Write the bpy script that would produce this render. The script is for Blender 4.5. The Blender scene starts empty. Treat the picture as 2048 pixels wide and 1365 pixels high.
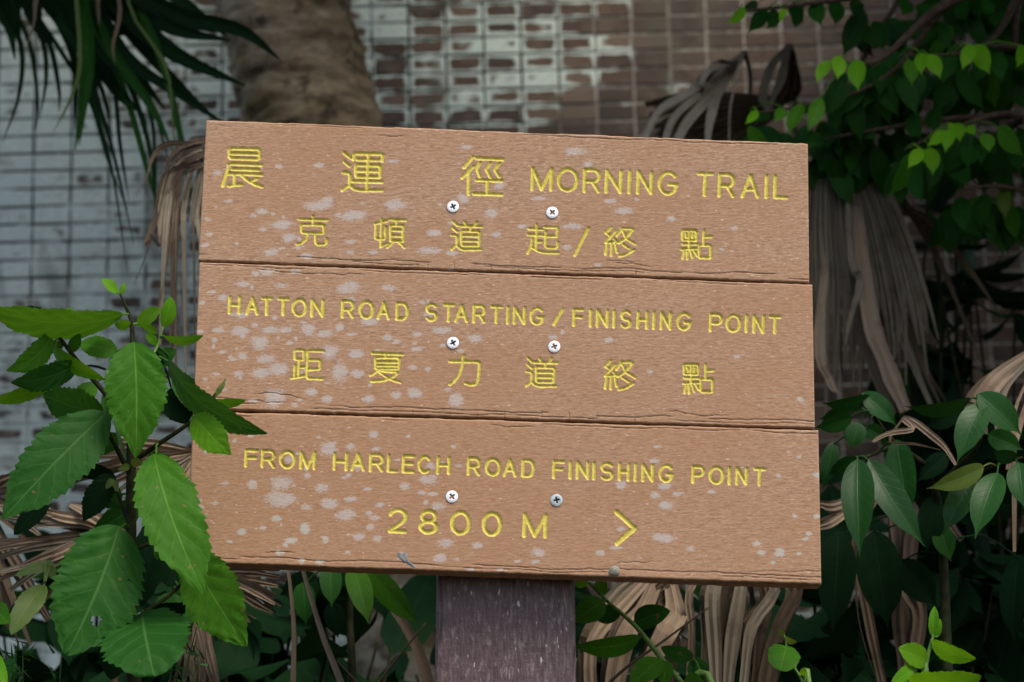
import bpy, math, random
import numpy as np
from mathutils import Vector, Matrix
random.seed(7); rng = np.random.default_rng(7)
sc = bpy.context.scene
# ------------------------------------------------------------------ camera
PITCH = math.radians(13.0); ROLL = -0.026; DIST = 2.275; LENS = 80.0
FPX = LENS / 36.0 * 2048
CAM = Vector((0, -DIST * math.cos(PITCH), -DIST * math.sin(PITCH)))
ROT = Matrix.Rotation(math.pi / 2 + PITCH, 3, 'X') @ Matrix.Rotation(ROLL, 3, 'Z')
cd = bpy.data.cameras.new('camera'); cam = bpy.data.objects.new('camera', cd); sc.collection.objects.link(cam)
cam.matrix_world = Matrix.Translation(CAM) @ ROT.to_4x4()
cd.lens = LENS; cd.sensor_width = 36; cd.clip_end = 2000; cd.clip_start = 0.05
cd.dof.use_dof = True; cd.dof.focus_distance = DIST; cd.dof.aperture_fstop = 8.0
sc.camera = cam
# ------------------------------------------------------------------ light
sun_dir = Vector((0.36, -0.46, 0.95)).normalized()
w = bpy.data.worlds.new('World'); sc.world = w; w.use_nodes = True
nt = w.node_tree; bg = nt.nodes['Background']; sky = nt.nodes.new('ShaderNodeTexSky')
sky.sky_type = 'NISHITA'; sky.sun_disc = False
sky.sun_elevation = math.asin(sun_dir.z); sky.sun_rotation = math.atan2(sun_dir.x, sun_dir.y)
sky.air_density = 1.0; sky.dust_density = 3.0; sky.ozone_density = 0.6
nt.links.new(sky.outputs[0], bg.inputs[0]); bg.inputs[1].default_value = 0.13
sd = bpy.data.lights.new('sun', 'SUN'); sd.energy = 1.5; sd.angle = math.radians(24); sd.color = (1.0, 0.94, 0.83)
so = bpy.data.objects.new('sun', sd); sc.collection.objects.link(so)
so.rotation_euler = (-sun_dir).to_track_quat('-Z', 'Y').to_euler()
sc.view_settings.view_transform = 'Standard'; sc.view_settings.look = 'None'
sc.view_settings.exposure = 1.08; sc.view_settings.gamma = 1.0; sc.view_settings.use_curve_mapping = False
sc.cycles.use_denoising = True

# ------------------------------------------------------------------ helpers
C = sc.collection
def at(px, py, y):
    d = ROT @ Vector(((px - 1024) / FPX, -(py - 682.5) / FPX, -1.0))
    return CAM + d * ((y - CAM.y) / d.y)
def mpp(y): return (y - CAM.y) / math.cos(PITCH) / FPX      # metres per photograph pixel at that depth
def tag(o, label=None, cat=None, group=None, kind=None):
    if label: o['label'] = label
    if cat: o['category'] = cat
    if group: o['group'] = group
    if kind: o['kind'] = kind
    return o
BASE = {}
def thing(name, loc, label, cat, group=None):
    o = bpy.data.objects.new(name, None); C.objects.link(o); o.location = loc; o.empty_display_size = .05
    BASE[o] = Vector(loc)
    return tag(o, label, cat, group)
def mesh_np(name, V, F, smooth=True):
    V = np.asarray(V, np.float32)
    me = bpy.data.meshes.new(name)
    if isinstance(F, np.ndarray):
        k = F.shape[1]; n = len(F)
        me.vertices.add(len(V)); me.vertices.foreach_set('co', V.ravel())
        me.loops.add(n * k); me.loops.foreach_set('vertex_index', F.ravel().astype(np.int32))
        me.polygons.add(n); me.polygons.foreach_set('loop_start', np.arange(0, n * k, k, dtype=np.int32))
        me.update(calc_edges=True)
    else:
        me.from_pydata([tuple(v) for v in V], [], F); me.update()
    me.polygons.foreach_set('use_smooth', np.full(len(me.polygons), smooth)); me.update()
    return me
def part(name, V, F, mat, parent=None, smooth=True, uv=None, attrs=None):
    base = BASE.get(parent, Vector((0, 0, 0))) if parent else Vector((0, 0, 0))
    V = np.asarray(V, np.float64) - np.array(base)
    me = mesh_np(name, V, F, smooth)
    for m in (mat if isinstance(mat, (list, tuple)) else [mat]): me.materials.append(m)
    if uv is not None:
        l = me.uv_layers.new(name='UVMap'); idx = np.zeros(len(me.loops), np.int32)
        me.loops.foreach_get('vertex_index', idx)
        l.data.foreach_set('uv', np.asarray(uv, np.float32)[idx].ravel())
    for k, a in (attrs or {}).items():
        at_ = me.attributes.new(k, 'FLOAT', 'POINT'); at_.data.foreach_set('value', np.asarray(a, np.float32))
    o = bpy.data.objects.new(name, me); C.objects.link(o)
    if parent: o.parent = parent
    BASE[o] = base
    return o
def vnoise(x, y, seed=0):                                   # smooth value noise, arrays
    def h(i, j):
        n = (i * 374761393 + j * 668265263 + seed * 974711) & 0xffffffff
        n = ((n ^ (n >> 13)) * 1274126177) & 0xffffffff
        return ((n ^ (n >> 16)) & 0xffff) / 65535.0
    xi = np.floor(x).astype(np.int64); yi = np.floor(y).astype(np.int64); fx = x - xi; fy = y - yi
    fx = fx * fx * (3 - 2 * fx); fy = fy * fy * (3 - 2 * fy)
    return (h(xi, yi) * (1 - fx) + h(xi + 1, yi) * fx) * (1 - fy) + (h(xi, yi + 1) * (1 - fx) + h(xi + 1, yi + 1) * fx) * fy
def sstep(a, b, x):
    t = np.clip((x - a) / (b - a), 0, 1); return t * t * (3 - 2 * t)
def catmull(P, n):
    P = [Vector(p) for p in P]
    if len(P) == 2: return [P[0].lerp(P[1], i / n) for i in range(n + 1)]
    Q = [2 * P[0] - P[1]] + P + [2 * P[-1] - P[-2]]; out = []; S = len(P) - 1
    for i in range(n + 1):
        t = i / n * S; k = min(int(t), S - 1); f = t - k; a, b, c, d = Q[k:k + 4]
        out.append(0.5 * ((2 * b) + (c - a) * f + (2 * a - 5 * b + 4 * c - d) * f * f + (3 * b - a - 3 * c + d) * f ** 3))
    return out
def tube(P, radii, n=8, seg=None, cap=True):
    """P world points, radii list -> V,F"""
    if seg: 
        R = np.interp(np.linspace(0, 1, seg + 1), np.linspace(0, 1, len(radii)), radii); P = catmull(P, seg)
    else: P = [Vector(p) for p in P]; R = radii
    V = []; F = []; up = None
    for i, p in enumerate(P):
        t = (P[min(i + 1, len(P) - 1)] - P[max(i - 1, 0)]).normalized()
        if up is None: up = t.orthogonal().normalized()
        up = (up - t * up.dot(t)).normalized(); s = t.cross(up)
        for k in range(n):
            a = 2 * math.pi * k / n; V.append(p + (up * math.cos(a) + s * math.sin(a)) * R[i])
    for i in range(len(P) - 1):
        for k in range(n): F.append((i * n + k, i * n + (k + 1) % n, (i + 1) * n + (k + 1) % n, (i + 1) * n + k))
    if cap: F.append(tuple(range(n))[::-1]); F.append(tuple(range((len(P) - 1) * n, len(P) * n)))
    return V, F

# ------------------------------------------------------------------ material helpers
class NT:
    def __init__(s, name):
        s.m = bpy.data.materials.new(name); s.m.use_nodes = True; s.t = s.m.node_tree; s.N = s.t.nodes
        s.b = s.N['Principled BSDF']; s.out = s.N['Material Output']
    def n(s, typ, **kw):
        x = s.N.new('ShaderNode' + typ)
        for k, v in kw.items(): setattr(x, k, v)
        return x
    def L(s, a, b): s.t.links.new(a, b)
    def val(s, sock, v):
        if hasattr(v, 'is_output'): s.L(v, sock)
        else: sock.default_value = v
    def math(s, op, a, b=0.0, c=None, clamp=False):
        x = s.n('Math', operation=op, use_clamp=clamp); s.val(x.inputs[0], a); s.val(x.inputs[1], b)
        if c is not None: s.val(x.inputs[2], c)
        return x.outputs[0]
    def pos(s): return s.n('NewGeometry').outputs['Position']
    def mapping(s, v, scale=(1, 1, 1), loc=(0, 0, 0)):
        x = s.n('Mapping'); s.L(v, x.inputs[0]); x.inputs['Scale'].default_value = scale; x.inputs['Location'].default_value = loc
        return x.outputs[0]
    def noise(s, v, scale, detail=3, rough=.55):
        x = s.n('TexNoise'); s.L(v, x.inputs['Vector']); x.inputs['Scale'].default_value = scale
        x.inputs['Detail'].default_value = detail; x.inputs['Roughness'].default_value = rough
        return x.outputs['Fac']
    def ramp(s, f, stops):
        x = s.n('ValToRGB'); s.L(f, x.inputs[0]); e = x.color_ramp.elements
        while len(e) < len(stops): e.new(.5)
        for i, (p, c) in enumerate(stops):
            e[i].position = p; e[i].color = (*c, 1) if len(c) == 3 else c
        return x.outputs[0]
    def rng(s, f, a, b, c=0.0, d=1.0, smooth=True):
        x = s.n('MapRange'); x.interpolation_type = 'SMOOTHSTEP' if smooth else 'LINEAR'
        s.val(x.inputs[0], f); s.val(x.inputs[1], a); s.val(x.inputs[2], b); s.val(x.inputs[3], c); s.val(x.inputs[4], d)
        return x.outputs[0]
    def mix(s, f, a, b, mode='MIX'):
        x = s.n('Mix', data_type='RGBA', blend_type=mode); s.val(x.inputs[0], f)
        for i, v in ((6, a), (7, b)):
            if hasattr(v, 'is_output'): s.L(v, x.inputs[i])
            else: x.inputs[i].default_value = (*v, 1)
        return x.outputs[2]
    def attr(s, name): return s.n('Attribute', attribute_name=name).outputs['Fac']
    def bump(s, h, strength, dist):
        x = s.n('Bump'); s.L(h, x.inputs['Height']); x.inputs['Strength'].default_value = strength; x.inputs['Distance'].default_value = dist
        s.L(x.outputs[0], s.b.inputs['Normal']); return x.outputs[0]
    def done(s, col=None, rough=.6, spec=.5):
        if col is not None: s.val(s.b.inputs['Base Color'], col if hasattr(col, 'is_output') else (*col, 1))
        s.val(s.b.inputs['Roughness'], rough); s.b.inputs['Specular IOR Level'].default_value = spec
        return s.m

def mat_board():
    k = NT('weathered_brown_board'); p = k.pos()
    g1 = k.noise(k.mapping(p, (75, 75, 480)), 1, 4, .7)
    g2 = k.noise(k.mapping(p, (190, 190, 900)), 1, 3, .65)
    g3 = k.noise(k.mapping(p, (4, 4, 9)), 1, 4, .6)
    g4 = k.noise(k.mapping(p, (14, 14, 230), (3, 1, 2)), 1, 3, .6)
    col = k.ramp(g1, [(.28, (.210, .113, .060)), (.5, (.325, .194, .115)), (.72, (.415, .268, .170))])
    col = k.mix(k.rng(g2, .52, .74), col, (.50, .345, .225))
    col = k.mix(k.rng(g2, .45, .30), col, (.190, .098, .052))
    col = k.mix(k.math('MULTIPLY', k.math('ADD', k.rng(g3, .40, .66), k.attr('tint'), clamp=True), .42), col, (.315, .155, .070))
    col = k.mix(k.math('MULTIPLY', k.rng(g4, .60, .75), .35), col, (.42, .29, .21))
    fl = k.noise(k.mapping(p, (150, 150, 420), (7, 0, 1)), 1, 1, .5)
    col = k.mix(k.math('MULTIPLY', k.rng(fl, .70, .76), .75), col, (.60, .44, .32))
    # cracks (dark split lines attribute)
    cr = k.attr('crack'); col = k.mix(k.math('MULTIPLY', cr, .55), col, (.10, .042, .024))
    # lichen
    li = k.attr('lichen'); n1 = k.noise(k.mapping(p, (330, 330, 700)), 1, 5, .75); n2 = k.noise(k.mapping(p, (60, 60, 90)), 1, 3, .6)
    f = k.math('ADD', li, k.math('MULTIPLY', k.math('SUBTRACT', n1, .5), 2.6)); f = k.math('ADD', f, k.math('MULTIPLY', k.math('SUBTRACT', n2, .5), 1.3))
    f = k.math('MULTIPLY', k.rng(f, .38, .82), .62)
    lc = k.mix(k.attr('green'), (.43, .40, .375), (.41, .445, .40))
    col = k.mix(f, col, lc)
    # carved yellow paint
    pa = k.attr('paint'); wear = k.noise(k.mapping(p, (300, 300, 300)), 1, 3, .6)
    ycol = k.mix(k.rng(wear, .35, .7), (.49, .40, .058), (.61, .51, .105))
    pm = k.math('ADD', pa, k.math('MULTIPLY', k.math('SUBTRACT', wear, .5), 1.1))
    col = k.mix(k.rng(pm, .36, .60), col, ycol)
    h = k.math('ADD', k.math('MULTIPLY', g1, .6), k.math('MULTIPLY', g2, .5))
    k.bump(h, .16, .0008)
    return k.done(col, .72, .25)
def mat_post():
    k = NT('purple_brown_post'); p = k.pos()
    g1 = k.noise(k.mapping(p, (330, 330, 45)), 1, 4, .65); g2 = k.noise(k.mapping(p, (420, 420, 190)), 1, 3, .7)
    g3 = k.noise(k.mapping(p, (12, 12, 7)), 1, 3, .6); g4 = k.noise(k.mapping(p, (55, 55, 240), (2, 3, 1)), 1, 4, .6)
    col = k.ramp(g1, [(.32, (.036, .022, .022)), (.52, (.086, .056, .055)), (.72, (.19, .15, .145))])
    col = k.mix(k.math('MULTIPLY', k.rng(g3, .4, .7), .5), col, (.095, .052, .052))
    col = k.mix(k.math('MULTIPLY', k.rng(g2, .62, .76), .6), col, (.26, .22, .22))
    fl = k.noise(k.mapping(p, (260, 260, 80), (5, 2, 9)), 1, 1, .5)
    col = k.mix(k.math('MULTIPLY', k.rng(fl, .70, .76), .85), col, (.42, .38, .37))
    col = k.mix(k.math('MULTIPLY', k.rng(g4, .70, .76), .7), col, (.03, .016, .016))
    col = k.mix(k.math('MULTIPLY', k.attr('crack'), .8), col, (.015, .008, .008))
    f2 = k.noise(k.mapping(p, (210, 210, 85), (1, 7, 3)), 1, 3, .7); col = k.mix(k.math('MULTIPLY', k.rng(f2, .56, .68), .45), col, (.24, .20, .195)); col = k.mix(k.math('MULTIPLY', k.rng(f2, .44, .33), .5), col, (.03, .018, .018))
    k.bump(k.math('ADD', k.math('MULTIPLY', f2, .7), k.math('MULTIPLY', g4, -.5)), .6, .002)
    return k.done(col, .55, .35)
def mat_leaf(name, c1, c2, rib, rough=.45, spec=.45, trans=.25, nv=9, veinamt=.5, spot=None):
    k = NT(name); p = k.pos(); uv = k.n('UVMap').outputs[0]
    sp = k.n('SeparateXYZ'); k.L(uv, sp.inputs[0]); s = k.math('ABSOLUTE', k.math('MULTIPLY_ADD', sp.outputs[0], 2.0, -1.0)); t = sp.outputs[1]
    n = k.noise(p, 48, 5, .7); oi = k.n('ObjectInfo').outputs['Random']
    f = k.math('ADD', k.math('MULTIPLY', n, .9), k.math('MULTIPLY_ADD', oi, .5, -.25))
    col = k.mix(k.rng(f, .25, .75), c1, c2)
    mid = k.rng(s, .012, .05, 1, 0)
    fr = k.math('FRACT', k.math('SUBTRACT', k.math('MULTIPLY', t, nv), k.math('MULTIPLY', s, 1.6)))
    vein = k.rng(k.math('ABSOLUTE', k.math('SUBTRACT', fr, .5)), .015, .075, 1, 0)
    vm = k.math('MAXIMUM', k.math('MULTIPLY', mid, .8), k.math('MULTIPLY', vein, veinamt))
    # fine net of veinlets
    vo = k.n('TexVoronoi', feature='DISTANCE_TO_EDGE'); k.L(p, vo.inputs['Vector']); vo.inputs['Scale'].default_value = 260
    net = k.rng(vo.outputs['Distance'], .02, .12, .18, 0)
    col = k.mix(k.math('MAXIMUM', vm, k.math('MULTIPLY', net, veinamt)), col, rib)
    if spot:
        b = k.noise(p, 130, 2, .5); col = k.mix(k.rng(b, .70, .74), col, spot)
    k.bump(k.math('ADD', k.math('MULTIPLY', vm, -1), k.math('MULTIPLY', k.noise(p, 120, 3, .6), .6)), .25, .0012)
    k.done(col, rough, spec)
    if trans > 0:
        tr = k.n('BsdfTranslucent'); tc = k.mix(.6, col, (c2[0] * 2.6, c2[1] * 2.0, c2[2] * 1.2)); k.L(tc, tr.inputs[0])
        mx = k.n('MixShader'); mx.inputs[0].default_value = trans; k.L(k.b.outputs[0], mx.inputs[1]); k.L(tr.outputs[0], mx.inputs[2])
        k.L(mx.outputs[0], k.out.inputs[0])
    return k.m
def mat_dry(name, c1, c2, c3):
    k = NT(name); p = k.pos(); uv = k.n('UVMap').outputs[0]; oi = k.n('ObjectInfo').outputs['Random']
    st = k.noise(k.mapping(uv, (26, 1.8, 1)), 1, 4, .7); n = k.noise(p, 22, 4, .6)
    col = k.mix(k.rng(st, .3, .7), c1, c2); col = k.mix(k.math('MULTIPLY', k.rng(n, .5, .75), .7), col, c3)
    col = k.mix(k.math('MULTIPLY', oi, .35), col, c3)
    k.bump(st, .5, .002)
    k.done(col, .7, .2)
    tr = k.n('BsdfTranslucent'); k.L(col, tr.inputs[0]); mx = k.n('MixShader'); mx.inputs[0].default_value = .15
    k.L(k.b.outputs[0], mx.inputs[1]); k.L(tr.outputs[0], mx.inputs[2]); k.L(mx.outputs[0], k.out.inputs[0])
    return k.m
def mat_simple(name, c1, c2, scale=60, rough=.6, spec=.4, stretch=(1, 1, 1), bump=.3, metal=0):
    k = NT(name); p = k.pos(); n = k.noise(k.mapping(p, stretch), scale, 4, .6)
    col = k.mix(k.rng(n, .3, .7), c1, c2); k.bump(n, bump, .002); k.b.inputs['Metallic'].default_value = metal
    return k.done(col, rough, spec)

M_board = mat_board(); M_post = mat_post()
M_green = mat_leaf('fresh_green_leaf', (.026, .102, .004), (.047, .148, .008), (.085, .20, .025), .5, .07, .28, 6, .30, (.16, .10, .03))
M_bright = mat_leaf('bright_young_leaf', (.062, .20, .004), (.10, .255, .008), (.16, .31, .03), .5, .12, .35, 7, .3)
M_mid = mat_leaf('mid_green_leaf', (.013, .062, .008), (.024, .092, .010), (.05, .125, .028), .5, .05, .24, 7, .35, (.12, .08, .03))
M_dark = mat_leaf('shade_dark_leaf', (.0035, .014, .005), (.006, .022, .007), (.009, .027, .010), .6, .02, .10, 8, .3)  # near-black colour stands in for the shade of the undergrowth hollow
M_glossy = mat_leaf('glossy_dark_leaf', (.006, .036, .005), (.012, .058, .007), (.025, .08, .02), .34, .12, .08, 9, .25)
M_olive = mat_leaf('yellowing_leaf', (.055, .105, .008), (.085, .13, .015), (.13, .18, .035), .5, .35, .3, 7, .3)
M_new = mat_leaf('new_tree_leaf', (.075, .24, .004), (.12, .31, .008), (.16, .34, .03), .5, .15, .4, 7, .15)
M_tree = mat_leaf('tree_leaf', (.009, .046, .006), (.016, .070, .008), (.026, .085, .018), .48, .07, .25, 7, .2)
M_palm = mat_leaf('palm_leaf_green', (.005, .019, .007), (.009, .032, .009), (.02, .05, .014), .5, .03, .10, 1, .0)
M_dry = mat_dry('dry_palm_tan', (.17, .118, .072), (.33, .25, .175), (.10, .060, .034))
M_drypale = mat_dry('dry_palm_pale', (.36, .30, .22), (.56, .48, .37), (.20, .15, .10))
M_drygrey = mat_dry('dry_palm_grey', (.135, .110, .074), (.255, .215, .155), (.062, .047, .030))
M_drybrown = mat_dry('dry_palm_brown', (.062, .042, .025), (.125, .090, .058), (.03, .02, .012))
M_stem = mat_simple('green_brown_stem', (.008, .010, .004), (.022, .025, .008), 90, .7, .06)
M_stemg = mat_simple('green_stem', (.06, .13, .02), (.10, .19, .03), 90, .5, .3)
M_twig = mat_simple('brown_twig', (.035, .022, .014), (.08, .055, .035), 90, .75, .2)
M_metal = mat_simple('zinc_screw', (.72, .73, .74), (.86, .86, .86), 300, .38, .5, bump=.1, metal=.35)
M_metaldull = mat_simple('weathered_zinc_screw', (.30, .36, .38), (.44, .50, .50), 300, .5, .5, bump=.2, metal=.3)
M_slot = mat_simple('screw_recess', (.006, .010, .012), (.02, .028, .03), 300, .7, .2)

# ------------------------------------------------------------------ ground
def ground_z(x, y):
    a = np.interp(y, [-400, -6, -1.9, -1.75, -1.5, -.6, 0, 1, 2.2, 3.2, 6, 400], [-3, -2.03, -2.0, -1.98, -1.8, -1.05, -.92, -.70, -.50, -.42, -.42, 3])
    return a + (vnoise(np.asarray(x) * 2.3 + 50, np.asarray(y) * 2.3 + 50, 3) - .5) * .10 * np.exp(-((np.asarray(y) - 1) / 3) ** 2)
xs = np.concatenate([[-400, -120, -40, -15, -8], np.linspace(-5, 5, 61), [8, 15, 40, 120, 400]])
ys = np.concatenate([[-400, -120, -40, -15, -6, -4], np.linspace(-2.6, 3.6, 63), [4.5, 8, 20, 60, 400]])
X, Y = np.meshgrid(xs, ys); Z = ground_z(X, Y)
nx, ny = len(xs), len(ys); I = np.arange(nx * ny).reshape(ny, nx)
Fg = np.stack([I[:-1, :-1], I[:-1, 1:], I[1:, 1:], I[1:, :-1]], -1).reshape(-1, 4)
k = NT('leaf_litter_soil'); p = k.pos(); n = k.noise(p, 9, 6, .65); n2 = k.noise(p, 60, 4, .7)
col = k.ramp(n, [(.3, (.018, .013, .009)), (.55, (.045, .032, .020)), (.8, (.095, .070, .045))]); col = k.mix(k.rng(n2, .6, .75), col, (.14, .10, .06))
k.bump(n2, .8, .03); M_soil = k.done(col, .9, .1)
gnd = part('ground', np.stack([X, Y, Z], -1).reshape(-1, 3), Fg, M_soil); tag(gnd, 'dark soil bank with leaf litter rising from the trail to the wall', 'ground', kind='structure')

# ------------------------------------------------------------------ wall of small painted bricks
WY = 3.4
p0 = at(818.6, 183, WY); p1 = at(1343, 183 - 524.4 * .026, WY)
BW = (p1 - p0).length / 7.0; BH = BW * 36.8 / 75.4
def mat_wall(name, mortar=False):
    k = NT(name); p = k.pos(); sep = k.n('SeparateXYZ'); k.L(p, sep.inputs[0])
    u = k.math('DIVIDE', k.math('SUBTRACT', sep.outputs[0], p0.x), BW); v = k.math('DIVIDE', k.math('SUBTRACT', sep.outputs[2], p0.z), BH)
    cb = k.n('CombineXYZ'); k.L(k.math('FLOOR', u), cb.inputs[0]); k.L(k.math('FLOOR', v), cb.inputs[1])
    wn = k.n('TexWhiteNoise', noise_dimensions='3D'); k.L(cb.outputs[0], wn.inputs[0]); r = wn.outputs['Value']
    fv = k.math('SUBTRACT', .5, k.math('ABSOLUTE', k.math('SUBTRACT', k.math('FRACT', v), .5)))
    fu = k.math('SUBTRACT', .5, k.math('ABSOLUTE', k.math('SUBTRACT', k.math('FRACT', u), .5)))
    edge = k.math('MULTIPLY', k.rng(fv, .04, .34), k.rng(fu, .0, .22))
    big = k.noise(p, 2.3, 3, .55); med = k.noise(k.mapping(p, (8.5, 8.5, 15)), 1, 5, .62); fine = k.noise(k.mapping(p, (60, 60, 110)), 1, 4, .7)
    bias = k.n('ValToRGB'); k.L(k.rng(sep.outputs[0], -1.3, 1.3, 0, 1, False), bias.inputs[0])
    e = bias.color_ramp.elements; stops = [(0, .06), (.16, .12), (.34, .26), (.46, .32), (.56, .36), (.68, .43), (.78, .58), (1, .62)]
    while len(e) < len(stops): e.new(.5)
    for i, (a, b) in enumerate(stops): e[i].position = a; e[i].color = (b, b, b, 1)
    s_ = k.math('ADD', k.math('MULTIPLY', big, 1.05), k.math('MULTIPLY', med, .85)); s_ = k.math('ADD', s_, k.math('MULTIPLY', r, .12))
    s_ = k.math('ADD', s_, k.math('MULTIPLY', fine, .14)); s_ = k.math('ADD', s_, k.math('MULTIPLY', edge, .22)); s_ = k.math('ADD', s_, bias.outputs[0])
    peel = k.rng(s_, 1.39, 1.47)
    paint = k.mix(k.rng(fine, .35, .7), (.45, .53, .475), (.60, .68, .615)); paint = k.mix(k.math('MULTIPLY', k.rng(med, .52, .72), .70), paint, (.24, .215, .16))
    paint = k.mix(k.math('MULTIPLY', k.rng(big, .5, .7), .35), paint, (.30, .29, .24))
    brk = k.mix(k.rng(fine, .3, .7), (.045, .025, .014), (.115, .064, .035)); brk = k.mix(k.math('MULTIPLY', k.rng(big, .44, .60), .75), brk, (.030, .020, .013)); brk = k.mix(k.rng(r, .45, 1.0, 0, .85, False), brk, (.028, .017, .010)); brk = k.mix(k.rng(r, .28, 0.0, 0, .55, False), brk, (.17, .125, .085))
    brk = k.mix(k.math('MULTIPLY', k.rng(med, .5, .7), .5), brk, (.15, .115, .08))
    if mortar:
        dk = k.mix(k.rng(k.math('ADD', k.math('MULTIPLY', k.noise(k.mapping(p, (11, 11, 19), (4, 0, 2)), 1, 3, .6), .8), k.math('MULTIPLY', k.rng(sep.outputs[2], .25, 1.3, .22, .0), 1.0)), .41, .55), (.014, .018, .010), (.38, .44, .42)); lt = k.mix(k.rng(fine, .35, .65), (.16, .14, .105), (.42, .39, .33))
        col = k.mix(k.rng(sep.outputs[0], -.05, .45), dk, lt)
    else: col = k.mix(peel, paint, brk)
    alg = k.noise(k.mapping(p, (9, 9, 2.2)), 1, 4, .6); col = k.mix(k.math('MULTIPLY', k.rng(alg, .54, .68), .60), col, (.075, .066, .040))
    k.bump(k.math('SUBTRACT', fine, peel), .4, .002)
    return k.done(col, .55, .35)
M_brick = mat_wall('painted_peeling_brick'); M_mortar = mat_wall('mortar_joint', True)
wall = thing('brick_wall', (0, WY, -.5), 'old wall of small stacked bricks with peeling pale blue paint', 'wall')
wx0, wx1, wz0, wz1 = -3.4, 3.4, -.55, 3.6
def box(cx, cy, cz, sx, sy, sz):
    V = [(cx + a * sx / 2, cy + b * sy / 2, cz + c * sz / 2) for a in (-1, 1) for b in (-1, 1) for c in (-1, 1)]
    F = [(0, 1, 3, 2), (4, 6, 7, 5), (0, 4, 5, 1), (2, 3, 7, 6), (0, 2, 6, 4), (1, 5, 7, 3)]
    return V, F
V, F = box(0, WY + .1525, (wz0 + wz1) / 2, wx1 - wx0, .30, wz1 - wz0)
part('mortar', V, F, M_mortar, wall, False)
def brick_geo(jx, jz):
    w_, h_, d_ = BW - jx, BH - jz, .014; b = .0022       # bevelled block: back, shoulder, front rings
    V = []
    for y, ins in ((d_, 0), (b, 0), (0, b)):
        for sx, sz in ((-1, -1), (1, -1), (1, 1), (-1, 1)): V.append((sx * (w_ / 2 - ins), y, sz * (h_ / 2 - ins)))
    F = [(8, 9, 10, 11)] + [(r * 4 + k, r * 4 + (k + 1) % 4, r * 4 + 4 + (k + 1) % 4, r * 4 + 4 + k) for r in (0, 1) for k in range(4)]
    return V, F
bgv = [brick_geo(j, j2) for j, j2 in ((.0055, .0055), (.0075, .0045), (.0045, .007), (.0065, .005))]
bmesh_ = []
for v_, f_ in bgv:
    me = mesh_np('brick', v_, [f[::-1] for f in f_], False); me.materials.append(M_brick); bmesh_.append(me)
cells = []
for i in range(int((wx0 - p0.x) / BW) - 1, int((wx1 - p0.x) / BW) + 1):
    for j in range(int((wz0 - p0.z) / BH), int((wz1 - p0.z) / BH)):
        c = Vector((p0.x + (i + .5) * BW, WY, p0.z + (j + .5) * BH))
        if not (wx0 + BW / 2 < c.x < wx1 - BW / 2 and wz0 + BH / 2 < c.z < wz1 - BH / 2): continue
        q = ROT.transposed() @ (c - CAM); sx = 1024 - q.x / q.z * FPX; sy = 682.5 + q.y / q.z * FPX
        vis = 0 < sx < 2048 and 0 < sy < 900 and not (385 < sx < 1630 and sy > 265) and not (460 < sx < 735 and sy < 265)
        if vis and sx > 1650 and sy > 330: vis = False
        cells.append((0 if vis else 1, abs(sx - 1024) + sy * .5, c))
cells.sort(key=lambda a: a[:2])
SV, SF = [], []
for n_, (a, b, c) in enumerate(cells):
    jit = Vector(((random.random() - .5) * .0012, (random.random() - .5) * .003, (random.random() - .5) * .0012)); vi = random.randrange(4)
    if n_ < 296:
        o = bpy.data.objects.new('brick', bmesh_[vi]); C.objects.link(o); o.parent = wall; o.location = c + jit - BASE[wall]
    else:
        k0 = len(SV); SV += [tuple(Vector(v) + c + jit) for v in bgv[vi][0]]; SF += [tuple(k0 + q for q in f[::-1]) for f in bgv[vi][1]]
tag(part('bricks', SV, SF, M_brick, wall, False), kind='stuff')

# ------------------------------------------------------------------ the sign: strokes of the carved writing
def arc(cx, cy, rx, ry, a0, a1, n=16):
    return [(cx + rx * math.cos(math.radians(a0 + (a1 - a0) * i / n)), cy - ry * math.sin(math.radians(a0 + (a1 - a0) * i / n))) for i in range(n + 1)]
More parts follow.
